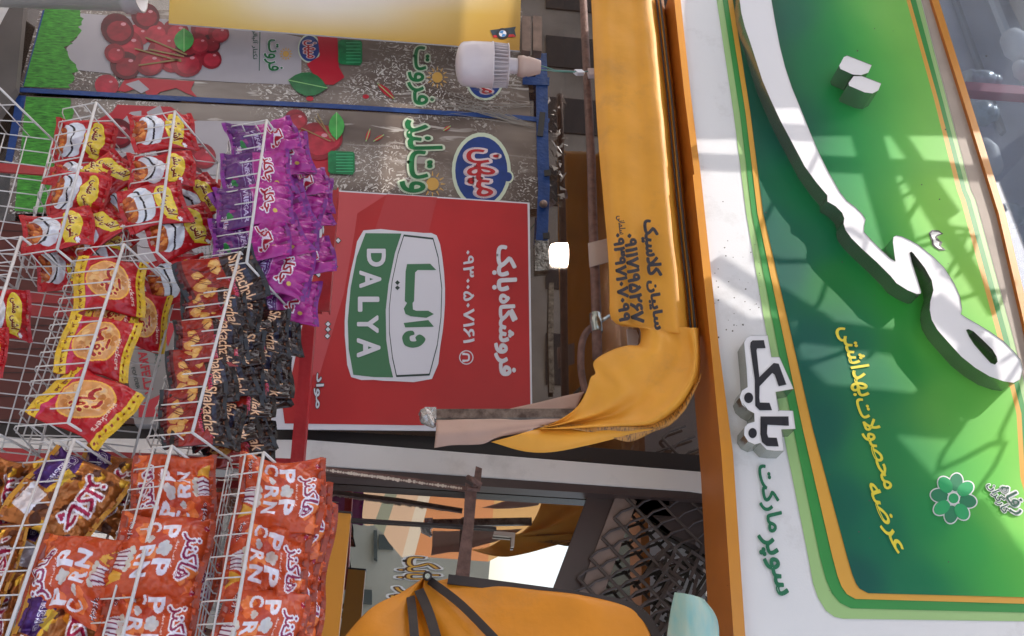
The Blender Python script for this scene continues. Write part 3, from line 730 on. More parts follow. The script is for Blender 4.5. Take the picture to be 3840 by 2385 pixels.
put_text(mb, 'سوپر', green, (2835, 2010), (2890, 2240), (2900, 1997), SY - .005, .03)
put_text(mb, 'مارکت', green, (2826, 1750), (2868, 2000), (2896, 1738), SY - .005, .03)
mb.build('green_lettering', sign)
# channel letters
LZ = .055
big = zC([(325, -120), (328, 0), (340, 90), (365, 190), (400, 290), (445, 430), (490, 570), (545, 700), (620, 860), (700, 1010), (790, 1180), (870, 1290), (950, 1385)]) + \
    zD([(950, 10), (1010, 45), (1055, 90), (1070, 130), (1065, 170), (1080, 215), (1120, 270), (1200, 350), (1300, 440), (1400, 540), (1440, 590), (1520, 640), (1585, 667), (1612, 664), (1617, 650), (1590, 560), (1550, 440), (1535, 372), (1545, 365), (1560, 378),
        (1640, 480), (1690, 570), (1702, 640), (1680, 720), (1676, 780), (1690, 850), (1730, 920), (1800, 1000), (1900, 1110), (2000, 1190), (2100, 1250), (2200, 1285), (2270, 1295), (2320, 1270), (2338, 1200), (2320, 1130), (2270, 1070), (2200, 1000), (2100, 930), (2000, 870), (1930, 830), (1898, 808), (1905, 770), (1890, 680), (1850, 590), (1780, 480), (1700, 400), (1600, 320), (1540, 285), (1480, 258), (1440, 250), (1418, 262), (1415, 300), (1425, 380), (1433, 433), (1400, 415), (1340, 360), (1260, 280), (1210, 225), (1212, 180), (1222, 135), (1200, 100), (1150, 50), (1090, 5)]) + \
    zC([(1040, 1360), (960, 1220), (890, 1080), (830, 940), (770, 790), (700, 620), (650, 470), (615, 330), (580, 150), (555, 0), (545, -120)])
hole = zD([(1935, 920), (1950, 915), (1985, 930), (2050, 990), (2120, 1060), (2150, 1110), (2157, 1145), (2140, 1165), (2110, 1155), (2050, 1090), (1990, 1020), (1955, 965)])
def letter(pts, holes=(), name='channel_letter', z=LZ, d=LZ):
    m = MB(); prism(m, pts, SY - z - .004, None, acryl, None, holes)
    for l in [pts] + list(holes):
        prism(m, l, SY - z - .006, SY - .0005, steel, steel, front=False)
    m.build(name, sign)
letter(big, [hole])
letter(smooth_pts(zC([(1092, 392), (1265, 460), (1240, 515), (1190, 532), (1130, 528), (1042, 488), (1034, 465), (1068, 402)]), 1), z=.075)
letter(smooth_pts(zC([(1195, 537), (1332, 590), (1312, 640), (1270, 662), (1215, 655), (1105, 608), (1100, 588), (1138, 537)]), 1), z=.075)
bk = zD([(360, 1010), (378, 975), (410, 958), (528, 957), (555, 1112), (612, 1112), (712, 1338), (585, 1360), (608, 1497)]) + \
    zE([(545, 65), (640, 68), (656, 185), (565, 188), (583, 325), (520, 325), (470, 318), (430, 275), (395, 285), (350, 265), (325, 225), (328, 175), (350, 150), (393, 138), (390, 85), (345, 60), (318, 20)]) + \
    zD([(385, 1485), (345, 1450), (328, 1400), (345, 1350), (385, 1325), (378, 1200)])
letter(bk, name='letter_box', z=.05)
ink = mat('letter_ink', srgb('#23242c'), rough=.35)
mb = MB(); Yf = SY - .056
def st(p, wd): stroke(mb, p, wd / 1.89, Yf, ink)
st(zD([(490, 1000), (490, 1048)]), 0)
prism(mb, zD([(403, 1040), (405, 1010), (420, 995), (500, 993), (512, 1050), (452, 1052), (448, 1065), (468, 1255), (570, 1155), (605, 1160), (660, 1308), (605, 1320), (578, 1240), (560, 1225), (470, 1320), (468, 1400), (472, 1435), (540, 1437), (558, 1490), (470, 1490), (440, 1460), (437, 1330), (437, 1280)]), Yf, None, ink)
prism(mb, circ(*zD([(392, 1402)])[0], 17, 20), Yf, None, ink)
prism(mb, zE([(430, 105), (610, 105), (613, 165), (475, 158), (472, 215), (480, 240), (535, 242), (547, 298), (470, 295), (440, 270), (430, 220)]), Yf, None, ink)
prism(mb, circ(*zE([(380, 212)])[0], 16, 19), Yf, None, ink)
mb.build('letter_inlay', sign)
# orange frame round the sign
mb = MB()
def off(p, d): return [(x + d, y) for x, y in p]
fr_b = [(2546, -60), (2590, 350), (2628, 655)]; fr_b2 = [(2628, 655), (2696, 1300), (2749, 1700), (2800, 2460)]
prism(mb, [(x - 24, y) for x, y in fr_b] + fr_b[::-1], SY - .018, SY + .16, orange, orange_shaded)
prism(mb, [(x - (30 if y < 1500 else 44), y) for x, y in fr_b2] + fr_b2[::-1], SY - .021, SY + .16, orange, orange_shaded)
prism(mb, top + [(x + 26, y) for x, y in top][::-1], SY - .014, SY + .05, orange, orange_shaded)
mb.build('sign_frame', sign)

# ------------------------------------------------------------------ shopfront: dark glazed wall behind everything
GY = 2.46
dk = mat('dark_interior', srgb('#a08c7c'), rough=.8, var=.35, vscale=3)
room = MB(); room.box((-8, GY + 1.6, 0), (3, GY + 1.7, 5), dk); room.box((-8, GY + .4, 2.62), (3, GY + 1.6, 2.70), dk); 
tag(room.build('shop_interior_wall'), kind='structure')
# pane behind the posters
pane_l = MB(); mbp = glass('shop_glass', .26, (.6, .52, .47))
prism(pane_l, [(-100, -100), (-100, 1640), (2700, 1750), (2640, -100)], GY, GY + .008, mbp)
wl = pane_l.build('shop_window'); tag(wl, 'dark brown tinted shop window glass behind the posters and the light bulb', 'window')

# ------------------------------------------------------------------ the hanging juice banners
BY = 2.43
def banner(name, outline, lab):
    t = empty(name, wp(*outline[0], BY), lab, 'banner', 'transparent juice banners on the shop glass')
    mb = MB(); prism(mb, outline, BY, BY + .003, foilfilm); mb.build('film', t); return t
grassm = mat('print_grass', srgb('#123e12'), rough=.45, col2=srgb('#58b43c'), vscale=70, ramp=(.3, .72), stretch=(1.6, 1, .4))
carton = mat('print_carton', srgb('#a7a0a4'), rough=.4, var=.1, vscale=3)
cher = [mat('print_cherry_' + n, srgb(c), rough=.3, var=.35, vscale=25) for n, c in (('dark', '#5a0f1c'), ('red', '#8c1a2a'), ('bright', '#b02a3c'))]
shine = mat('print_shine', srgb('#c98a92'), rough=.3); splash = mat('print_splash', srgb('#b01f30'), rough=.3)
leafm = mat('print_leaf', srgb('#3f9a44'), rough=.35, var=.3, vscale=30); stemm = mat('print_stem', srgb('#8a7448'), rough=.5)
capm = mat('print_bottle_cap', srgb('#1f7a48'), rough=.3, var=.4, vscale=30); halo = mat('print_halo', srgb('#c4cdb4'), rough=.4); lett = mat('print_letter_green', srgb('#1d6c3c'), rough=.35)
blue = mat('print_blue', srgb('#223c7c'), rough=.35, var=.2, vscale=20); pinkw = mat('print_pinkwhite', srgb('#d8c4c6'), rough=.35); redl = mat('print_red_letter', srgb('#b3282c'), rough=.35); sunm = mat('print_sun', srgb('#c89a4c'), rough=.4)
rr = random.Random(12)
def cherry(mb, cx, cy, r, k, Y):
    prism(mb, circ(cx, cy, r, r * .9, 18, rr.random()), Y, None, cher[k]); prism(mb, circ(cx + r * .1, cy + r * .1, r * .72, r * .6, 14), Y - .0004, None, cher[min(2, k + 1)])
    prism(mb, circ(cx + r * .35, cy - r * .3, r * .16, r * .1, 8), Y - .0008, None, shine)
def leaf(mb, a, b, wd, Y, m=leafm):
    a = np.array(a, float); b = np.array(b, float); d = b - a; n = np.array([-d[1], d[0]]) / np.linalg.norm(d) * wd
    L = [tuple(a)] + [tuple(a + d * t + n * math.sin(math.pi * t) ** .8) for t in (.15, .3, .5, .7, .85)] + [tuple(b)] + [tuple(a + d * t - n * math.sin(math.pi * t) ** .8) for t in (.85, .7, .5, .3, .15)]
    prism(mb, L, Y, None, m); stroke(mb, [tuple(a), tuple(b)], 3, Y - .0004, mat('print_leaf_vein', srgb('#8cc078'), rough=.4))
def sunburst(mb, cx, cy, r, Y):
    prism(mb, circ(cx, cy, r, r), Y, None, sunm)
    for k in range(12):
        a = k * math.pi / 6; stroke(mb, [(cx + math.cos(a) * r * 1.3, cy + math.sin(a) * r * 1.3), (cx + math.cos(a) * r * 2, cy + math.sin(a) * r * 2)], [6, 2], Y, sunm)
def cap(mb, x0, y0, x1, y1, Y):
    prism(mb, [(x0, y0 + 8), (x0 + 12, y0), (x1 - 6, y0 + 4), (x1, y0 + 12), (x1, y1 - 12), (x1 - 8, y1), (x0 + 12, y1 - 4), (x0, y1 - 12)], Y, None, capm)
    for k in range(7):
        yy = y0 + 12 + (y1 - y0 - 24) * k / 6; stroke(mb, [(x0 + 30, yy), (x1 - 6, yy)], 3, Y - .0006, mat('print_cap_light', srgb('#4ca878'), rough=.3))
def fringe(pts, dx, dy, n, amp, seed=1):
    r = random.Random(seed); o = []
    for k in range(n + 1):
        t = k / n * (len(pts) - 1); i = min(len(pts) - 2, int(t)); f = t - i
        o.append((pts[i][0] * (1 - f) + pts[i + 1][0] * f + r.uniform(-amp, amp), pts[i][1] * (1 - f) + pts[i + 1][1] * f + r.uniform(-amp * .3, amp * .3)))
    return o
def logo(mb, cx, cy, rx, ry, Y):
    prism(mb, circ(cx, cy, rx * 1.13, ry * 1.12, 30), Y, None, halo); prism(mb, circ(cx, cy, rx, ry, 30), Y - .0005, None, blue)
    prism(mb, circ(cx + rx * 1.02, cy + ry * .18, rx * .22, ry * .2, 12), Y - .0004, None, halo); prism(mb, circ(cx + rx * 1.02, cy + ry * .18, rx * .16, ry * .14, 12), Y - .0008, None, blue)
    for bb, m_, oo in ((.10, pinkw, .001), (.015, redl, .0022)):
        put_text(mb, 'میهن', m_, (cx - rx * .55, cy - ry * .62), (cx - rx * .55, cy + ry * .75), (cx + rx * .62, cy - ry * .62), Y - oo, bb)
# first banner
t = banner('juice_banner', [(70, 325), (150, 40), (1960, 30), (1990, 440), (1000, 385)], 'clear film juice banner with cherries behind the white and gold poster and the hanging bulb')
mb = MB(); Y = BY - .0015
prism(mb, [(85, 322), (160, 40), (190, 30), (150, 150), (125, 322)], Y, None, tape)
prism(mb, [(88, 325), (170, 30), (300, 30)] + fringe([(310, 60), (295, 130), (250, 180), (285, 260), (255, 328)], 0, 0, 26, 12), Y - .0003, None, grassm)
prism(mb, [(300, 50), (900, 90), (1130, 140), (1130, 318), (900, 310), (500, 285), (285, 262), (250, 215), (250, 180), (290, 140)], Y, None, carton)
for cx, cy, r, k in ((600, 195, 48, 1), (700, 175, 45, 0), (520, 130, 44, 2), (790, 165, 38, 0), (430, 200, 40, 1), (440, 110, 65, 0), (545, 60, 55, 0), (480, 170, 62, 1), (580, 120, 50, 1), (660, 120, 52, 1), (470, 245, 58, 0), (560, 235, 55, 1), (640, 220, 55, 1), (700, 235, 60, 1), (745, 165, 42, 1), (790, 220, 42, 1), (760, 110, 45, 1), (820, 125, 40, 1), (620, 165, 40, 2)):
    cherry(mb, cx, cy, r, k, Y - .002 - .0013 * rr.random() * 3)
for a, b in (((545, 140), (700, 205)), ((505, 182), (680, 230)), ((520, 245), (680, 222)), ((560, 185), (690, 212))): stroke(mb, [a, b], 6, Y - .0075, stemm)
leaf(mb, (690, 105), (690, 195), 38, Y - .008)
cherry(mb, 400, 320, 45, 2, Y - .002)
sp = [(470, 295), (540, 292), (730, 305), (715, 335), (740, 365), (700, 350), (660, 330), (600, 345), (575, 365), (550, 355), (540, 335), (500, 335), (470, 345), (440, 340)]
prism(mb, sp, Y - .0012, None, splash)
prism(mb, [(470, 315), (520, 300), (560, 335), (530, 350)], Y - .0018, None, carton)
put_text(mb, 'نکتار آلبالو', inkg, (944, 112), (944, 222), (968, 112), Y - .0005, .01); stroke(mb, [(975, 115), (972, 265)], 3, Y - .0005, inkg)
for bb, m_, oo in ((.05, vinyl_white, .001), (.02, lett, .0022)): put_text(mb, 'فروت', m_, (990, 148), (990, 265), (1058, 148), Y - oo, bb)
sunburst(mb, 1072, 202, 12, Y - .001); logo(mb, 1160, 182, 38, 48, Y - .001)
leaf(mb, (1080, 300), (1228, 330), 45, Y - .004, mat('print_leaf_dark', srgb('#2c6e40'), rough=.35, var=.3, vscale=30)); 
prism(mb, [(1190, 130), (1265, 140), (1270, 250), (1292, 290), (1250, 318), (1200, 315), (1150, 240), (1200, 210)], Y - .0022, None, splash)
cap(mb, 1268, 148, 1358, 245, Y - .003)
for bb, m_, oo in ((.075, halo, .001), (.02, lett, .0022)): put_text(mb, 'فروت', m_, (1535, 175), (1525, 392), (1630, 175), Y - oo, bb)
sunburst(mb, 1640, 290, 20, Y - .001); logo(mb, 1818, 300, 62, 68, Y - .001)
leaf(mb, (1415, 312), (1480, 372), 12, Y - .001, splash); prism(mb, circ(1372, 362, 12, 8), Y - .001, None, splash); prism(mb, circ(1162, 370, 14, 9), Y - .001, None, splash)
mb.build('printed_artwork', t)
# second banner
t = banner('juice_banner', [(30, 800), (60, 358), (1000, 400), (2010, 452), (2020, 780), (1000, 800)], 'clear film juice banner with a large blue oval logo, half behind the red poster')
mb = MB()
prism(mb, [(20, 600), (62, 358), (98, 358), (45, 610)], Y, None, tape)
prism(mb, [(55, 790), (98, 362), (270, 372)] + fringe([(268, 372), (275, 470), (262, 560), (245, 700), (240, 800)], 0, 0, 30, 8, 4), Y - .0003, None, grassm)
prism(mb, [(235, 455), (700, 452), (1170, 458), (1175, 700), (800, 740), (240, 700)], Y, None, carton)
prism(mb, [(360, 452), (420, 420), (440, 392), (560, 398), (640, 400), (700, 440), (740, 452), (600, 470), (500, 458)], Y - .001, None, splash)
prism(mb, [(460, 450), (490, 420), (530, 415), (530, 440), (500, 470)], Y - .0014, None, carton); prism(mb, [(550, 420), (600, 395), (620, 440), (560, 445)], Y - .0014, None, carton)
for cx, cy, r, k in ((440, 500, 62, 0), (760, 585, 52, 1), (720, 660, 45, 0), (640, 560, 60, 0), (560, 640, 60, 1), (640, 900, 60, 1), (650, 950, 45, 0), (500, 620, 50, 0), (1110, 450, 44, 1), (1190, 530, 75, 1), (1230, 520, 55, 1)):
    cherry(mb, cx, cy, r, k, Y - .002 - .0012 * rr.random() * 3)
for a, b in (((1130, 480), (1240, 530)), ((1180, 440), (1255, 530)), ((1190, 425), (1240, 520))): stroke(mb, [a, b], 4, Y - .0065, stemm)
leaf(mb, (1262, 420), (1262, 525), 30, Y - .007)
prism(mb, [(1150, 580), (1230, 560), (1238, 710), (1150, 700)], Y - .0012, None, splash)
cap(mb, 1230, 565, 1330, 655, Y - .007)
for bb, m_, oo in ((.075, halo, .001), (.02, lett, .0022)):
    put_text(mb, 'لند', m_, (1520, 450), (1535, 560), (1640, 450), Y - oo, bb); put_text(mb, 'وت', m_, (1505, 568), (1500, 722), (1620, 565), Y - oo, bb)
sunburst(mb, 1622, 690, 24, Y - .001); logo(mb, 1805, 640, 98, 128, Y - .001)
for a, b in (((1372, 530), (1388, 482)), ((1400, 530), (1440, 505)), ((1662, 490), (1690, 472))): leaf(mb, a, b, 7, Y - .001, splash)
mb.build('printed_artwork', t)
# glittering creases of the film ends
mb = MB()
crm = mat('film_crease', srgb('#b8b0a8'), rough=.15, metal=.5)
for k in range(26):
    y0 = 345 + rr.uniform(-15, 60); tip = rr.choice([(1990, 395), (2000, 470), (2005, 480)])
    a = Vector(wp(1660 + rr.uniform(-60, 140), y0 + rr.uniform(-30, 60), BY - .006)); b = Vector(wp(tip[0] + rr.uniform(-8, 8), tip[1] + rr.uniform(-8, 8), BY - .008))
    mid = a.lerp(b, .5) + Vector((rr.uniform(-.01, .01), -.004, rr.uniform(-.01, .01))); mb.tube([a, mid, b], [.0006, .0014, .0006], crm, 4)
mb.build('film_pleats', t)
# strips of blue tape
def strap(pts_px, wd, Yp, label, m, name='tape_strip', cat='tape', thick=.003):
    mb = MB(); prism(mb, stroke_poly(pts_px, wd), Yp - thick, Yp, m); o = mb.build(name); tag(o, label, cat); return o
strap([(60, 335), (600, 365), (1300, 400), (1950, 440), (2060, 452)], 16, BY - .004, 'thin upright blue edging strip between the two juice banners', tape, 'edging_strip', 'trim')
strap([(2028, 200), (2032, 330), (2035, 560), (2040, 700), (2032, 900)], 44, BY - .01, 'wide level blue tape band along the top of the juice banners', tape)
strap([(2035, 420), (2025, 510)], 22, BY - .016, 'short black tape patch stuck across the blue tape band', black)
strap([(1960, 300), (2060, 305)], 30, BY - .0145, 'short upright blue tape scrap beside the lamp holder', tape)
# white and gold poster
def grad_sheet(name, outline4, Y, cols, parent=None, n=24, rough=.4):
    """four corners (bl, br, tr, tl) and a small grid of colours"""
    H = len(cols); Wd = len(cols[0]); C = np.array([[srgb(c) for c in r] for r in cols]); vs = []; cs = []
    q = [wp(*p, Y) for p in outline4]
    for i in range(n + 1):
        for j in range(n + 1):
            u, v = j / n, i / n; vs.append((q[0].lerp(q[1], u)).lerp(q[3].lerp(q[2], u), v))
            x, y = u * (Wd - 1), v * (H - 1); a, b = min(Wd - 2, int(x)), min(H - 2, int(y)); fx, fy = x - a, y - b
            cs.append((C[b, a] * (1 - fx) + C[b, a + 1] * fx) * (1 - fy) + (C[b + 1, a] * (1 - fx) + C[b + 1, a + 1] * fx) * fy)
    mb = MB(); mb.add(vs, [(i * (n + 1) + j, i * (n + 1) + j + 1, (i + 1) * (n + 1) + j + 1, (i + 1) * (n + 1) + j) for i in range(n) for j in range(n)], mat(name + '_print', (1, 1, 1), rough=rough, attr=True, var=.03, vscale=4, bump=.03, bscale=90))
    o = mb.build(name, parent); at = o.data.color_attributes.new('Print', 'FLOAT_COLOR', 'POINT'); cb = np.ones((len(vs), 4), np.float32); cb[:, :3] = np.array(cs); at.data.foreach_set('color', cb.ravel()); return o
PY = 2.30
pt = empty('poster', wp(640, 60, PY), 'white and gold gradient poster board with a small round car emblem', 'poster')
mb = MB(); q4 = [(638, -60), (632, 88), (1948, 190), (1955, -60)]
prism(mb, q4, PY, PY + .006, vinyl_white); mb.build('board', pt)
grad_sheet('printed_face', [q4[0], q4[1], q4[2], q4[3]], PY - .0015, [['#c8a23c', '#c09a38', '#b8943a'], ['#c8b88c', '#c2a860', '#b8963e'], ['#d0c8c4', '#c8bca4', '#bc9c4c'], ['#d4ccd0', '#ccc2b4', '#ba9a48'], ['#d4ccd0', '#c8bca4', '#b4903c'], ['#d0c8c8', '#c4a870', '#b08830'], ['#ccbc98', '#b89440', '#a87e2a'], ['#c0a050', '#ac8430', '#a0741f']], pt)
mb = MB(); ecx, ecy = 1885, 126; Y = PY - .003
prism(mb, [(1838, 113), (1935, 100), (1930, 112), (1935, 136), (1920, 140), (1850, 140), (1846, 130)], Y, None, mat('emblem_wing', srgb('#22303c'), rough=.4))
prism(mb, [(1850, 132), (1925, 128), (1935, 138), (1850, 141)], Y - .0004, None, redl)
prism(mb, circ(ecx, ecy, 24, 21), Y - .0008, None, ink); prism(mb, circ(ecx, ecy, 14, 12.5), Y - .0014, None, vinyl_white)
lb = mat('emblem_lightblue', srgb('#3a7ab0'), rough=.4)
for a0 in (0, math.pi): prism(mb, [(ecx, ecy)] + [(ecx + 13 * math.cos(a0 + .3 + k * .262), ecy + 11.5 * math.sin(a0 + .3 + k * .262)) for k in range(7)], Y - .002, None, lb)
mb.build('round_emblem', pt)

# ------------------------------------------------------------------ red poster
RY = 2.36
rp = empty('poster', wp(1160, 1190, RY), 'red poster board with a green and white shield badge and a telephone number', 'poster')
mb = MB()
q = [(1010, 1590), (1050, 1400), (1250, 718), (1980, 765), (2000, 1605), (1500, 1615), (1020, 1612)]
prism(mb, [(1010, 1608), (1050, 1420), (1240, 712), (1986, 760), (1996, 1540), (2000, 1618)], RY, RY + .005, vinyl_white); mb.build('board', rp)
mb = MB(); Y = RY - .0012
prism(mb, [(1068, 1588), (1056, 1500), (1095, 1400), (1243, 717), (1978, 764), (1990, 1600)], Y, None, vinyl_red)
pinkp = mat('poster_pink_ray', srgb('#b8474a'), rough=.4)
prism(mb, [(1243, 717), (1450, 730), (1340, 800), (1330, 870), (1290, 1100), (1200, 1400), (1120, 1420), (1180, 1200)], Y - .0005, None, pinkp)
prism(mb, [(1450, 728), (1640, 740), (1600, 900), (1400, 880)], Y - .0004, None, mat('poster_rose', srgb('#ac3538'), rough=.4))
mb.build('red_face', rp)
def zR(p): return Zm(1200, 650, 1.44, p)
mb = MB(); Y = RY - .003
shield = zR([(235, 308), (430, 312), (560, 322), (630, 335), (660, 450), (675, 620), (670, 780), (650, 930), (605, 1110), (400, 1122), (290, 1115), (168, 1100), (140, 950), (133, 800), (150, 620), (185, 450)])
prism(mb, smooth_pts(shield, 2, True), Y, None, vinyl_white)
prism(mb, smooth_pts(zR([(246, 323), (440, 325), (405, 430), (370, 600), (355, 740), (358, 900), (375, 1020), (395, 1102), (290, 1100), (180, 1088), (155, 950), (150, 800), (165, 620), (198, 450)]), 1, True), Y - .0008, None, vinyl_green)
inn = [(452, 330), (612, 348), (640, 450), (660, 620), (655, 780), (635, 930), (592, 1092), (412, 1100), (390, 1000), (373, 860), (372, 730), (388, 580), (420, 430)]
dkg = mat('print_dark_green', srgb('#2a3a34'), rough=.4)
prism(mb, zR(inn), Y - .0008, None, dkg)
c0 = np.mean(np.array(inn), 0); prism(mb, zR([tuple(c0 + (np.array(p) - c0) * .972) for p in inn]), Y - .0016, None, vinyl_white)
for L, y0, y1, x0, x1, ln in (('D', 412, 500, 258, 350, .0), ('A', 530, 615, 218, 325, 0), ('L', 672, 742, 210, 315, 0), ('Y', 772, 858, 205, 310, 0), ('A', 895, 990, 205, 320, 0)):
    put_text(mb, L, vinyl_white, zR([(x0, y0)])[0], zR([(x0, y1)])[0], zR([(x1, y0)])[0], Y - .0022, .035)
# the brush lettering in the white half
prism(mb, smooth_pts(zR([(470, 490), (595, 488), (628, 522), (528, 522), (514, 535), (508, 690), (500, 700), (502, 735), (520, 742), (585, 742), (615, 760), (575, 780), (490, 772), (462, 760), (452, 730), (470, 700), (458, 690), (462, 530)]), 1), Y - .0024, None, vinyl_green)
prism(mb, zR([(452, 808), (585, 792), (615, 828), (460, 832)]), Y - .0024, None, vinyl_green)
prism(mb, smooth_pts(zR([(445, 880), (465, 855), (500, 850), (510, 870), (485, 880), (490, 905), (520, 905), (515, 885), (540, 870), (570, 895), (545, 930), (500, 942), (460, 930), (447, 905)]), 3, True), Y - .0024, None, vinyl_green)
for yy in (590, 618): prism(mb, zR([(405, yy), (418, yy - 13), (432, yy), (418, yy + 13)]), Y - .0024, None, dkg)
mb.build('shield_badge', rp)
mb = MB()
put_text(mb, 'فروشگاه', vinyl_white, zR([(945, 655)])[0], zR([(945, 1090)])[0], zR([(1060, 655)])[0], Y, .042)
put_text(mb, 'بابک', vinyl_white, zR([(935, 392)])[0], zR([(935, 632)])[0], zR([(1055, 392)])[0], Y, .042)
put_text(mb, '۰۹۳۰۰۵۰۷۱۶۱', vinyl_white, zR([(775, 418)])[0], zR([(775, 915)])[0], zR([(830, 418)])[0], Y, .02)
ph = zR([(790, 994)])[0]
prism(mb, circ(ph[0], ph[1], 27, 27, 24), Y, None, vinyl_white); prism(mb, circ(ph[0], ph[1], 23, 23, 24), Y - .0005, None, vinyl_red)
stroke(mb, smooth_pts([(ph[0] - 12, ph[1] - 12), (ph[0] + 8, ph[1] - 10), (ph[0] + 8, ph[1] + 10), (ph[0] - 12, ph[1] + 12)], 4), 7, Y - .001, vinyl_white)
for dy in (-13, 13): stroke(mb, [(ph[0] - 15, ph[1] + dy), (ph[0] - 5, ph[1] + dy)], 9, Y - .0014, vinyl_white)
mb.build('white_lettering', rp)
mb = MB()
def dia(x, y, s=9): 
    prism(mb, [(x - s - 4, y), (x, y - s - 4), (x + s + 4, y), (x, y + s + 4)], Y, None, dkg); prism(mb, [(x - s, y), (x, y - s), (x + s, y), (x, y + s)], Y - .0006, None, vinyl_white)
for x, y in ((1232, 785), (1232, 805), (1230, 825), (1150, 1010), (1190, 965), (1180, 1020), (1195, 1030), (1180, 1115), (1268, 902), (1256, 1000), (1230, 1215), (1230, 1235), (1228, 1260), (1150, 1300), (1165, 1318), (1140, 1322), (1152, 1340)): dia(x, y)
for bb, m_, oo in ((.06, dkg, 0), (.02, vinyl_white, .0012)):
    put_text(mb, 'شیر', m_, (1210, 850), (1200, 1010), (1245, 850), Y - oo, bb); put_text(mb, 'مواد', m_, (1180, 1400), (1175, 1530), (1215, 1400), Y - oo, bb)
mb.build('lower_lettering', rp)

# ------------------------------------------------------------------ white pillar, black reveal, brown window frame
def upright(name, poly, Yf, Yb, m, lab, cat, **k):
    mb = MB(); prism(mb, poly, Yf, Yb, m); return tag(mb.build(name, bevel=k.get('bevel', 0)), lab, cat)
upright('pillar', [(-150, 1640), (1163, 1650), (2700, 1775), (2720, 1860), (2585, 1840), (1140, 1740), (-150, 1690)], 2.40, 2.47, pil, 'white panelled pillar between the red poster and the mirror window', 'pillar')
upright('door_jamb', [(-150, 1590), (1010, 1605), (1700, 1640), (2690, 1712), (2700, 1772), (1163, 1648), (-150, 1638)], 2.42, 2.6, mat('black_jamb', srgb('#2a2220'), rough=.5, var=.2, vscale=4), 'dark brown door jamb along the edge of the white pillar', 'door jamb')

# ------------------------------------------------------------------ right-hand mirror window
WY = 2.475
mw = glass('mirror_glass', .62, (.5, .47, .44))
mb = MB(); prism(mb, S([(600, 1060), (1720, 1165), (1760, 1600), (300, 1600), (-120, 1400), (-120, 1060)]), WY, WY + .006, mw)
tag(mb.build('mirror_window'), 'large reflecting window pane right of the white pillar', 'window')
mb = MB()
prism(mb, S([(725, 1108), (830, 1102), (1715, 1170), (1725, 1192), (1340, 1168), (770, 1132)]), 2.41, 2.47, brown)
prism(mb, S([(825, 1230), (1180, 1252), (1180, 1258), (825, 1237)]), 2.462, 2.474, darkmetal)
prism(mb, S([(1500, 1180), (1710, 1192), (1715, 1330), (1600, 1270), (1590, 1185)]), 2.44, 2.47, mat('dark_spandrel', srgb('#3c302e'), rough=.5, var=.2, vscale=6))
tag(mb.build('window_frame_bar'), 'dark brown aluminium frame along the mirror window beside the white pillar', 'window frame')
mb = MB(); prism(mb, S([(1175, 1262), (1225, 1266), (1222, 1300), (1215, 1300), (1216, 1276), (1172, 1272)]), 2.455, 2.468, mat('patch_fitting', srgb('#a89a90'), rough=.3, metal=.5)); tag(mb.build('glass_patch_fitting'), 'small L-shaped metal patch fitting on the mirror window', 'fitting')
def lettered(name, s, m1, m2, a, b, c, Y, lab, b1=.12, b2=.05):
    mb = MB(); put_text(mb, s, m1, a, b, c, Y, b1); put_text(mb, s, m2, a, b, c, Y - .0015, b2); put_text(mb, s, mat('window_letter_fill', srgb('#d9a544'), rough=.4), a, b, c, Y - .003, .0)
    return tag(mb.build(name), lab, 'window lettering')
lettered('window_lettering', 'بابک', mat('window_letter_edge', (.8, .8, .78), rough=.4), mat('window_letter_line', srgb('#5c3a28'), rough=.4), (1500, 2085), (1492, 2170), (1650, 2092), 2.470, 'yellow lettering with a white outline on the mirror window, above the striped orange cloth')
lettered('window_lettering', 'سوپر', MATS['window_letter_edge'], MATS['window_letter_line'], (1470, 2200), (1450, 2330), (1580, 2210), 2.470, 'partly covered yellow lettering low on the mirror window, cut off by the orange cloth')
# steel beam and folding grille behind the glass
mb = MB(); mb.bar(dp(1497, 1160, 2.455), dp(1398, 1430, 2.455), .068, .02, mat('grey_brown_beam', srgb('#8a746a'), rough=.5, var=.3, vscale=10)); mb.bar(dp(1442, 1150, 2.462), dp(1340, 1430, 2.462), .085, .01, brown)
tag(mb.build('slanting_beam'), 'slanting steel beam across the mirror window beside the folding grille', 'beam')
mb = MB(); gm = mat('grille_metal', srgb('#4a3d38'), rough=.5, var=.3, vscale=30)
def zG(x, y): return wp(1900 + x / 2.208, 1700 + y / 2.208, 2.44)
for k in range(-3, 7):
    nodes = [(1150 - 100 * k + 80 * i, 540 + 165 * k + 85 * i) for i in range(-2, 6)]
    mb.tube([zG(*p) for p in nodes], .0055, gm, 6)
    for p in nodes[:-1]: mb.tube([zG(*p), zG(p[0] + 60, p[1] - 55), zG(p[0] + 190, p[1] - 100)], .0045, gm, 6)
r4 = random.Random(4)
for k in range(70):
    a = (1250 + r4.random() * 600, 700 + r4.random() * 800); an = r4.choice([2.3, 2.0, .6, 1.9]) + r4.uniform(-.2, .2); L = r4.uniform(120, 320)
    mb.bar(zG(*a) + Vector((0, r4.uniform(-.03, .03), 0)), zG(a[0] + L * math.cos(an), a[1] + L * math.sin(an)) + Vector((0, r4.uniform(-.03, .03), 0)), .010, .004, gm)
tag(mb.build('folding_grille'), 'brown folding metal security grille in front of the mirror window', 'grille')
mb = MB(); mb.box((-1.2, 2.95, 0), (3.2, 3.0, 4), mat('inner_wall_paint', srgb('#8c8c80'), rough=.8)); tag(mb.build('inner_wall'), kind='structure')
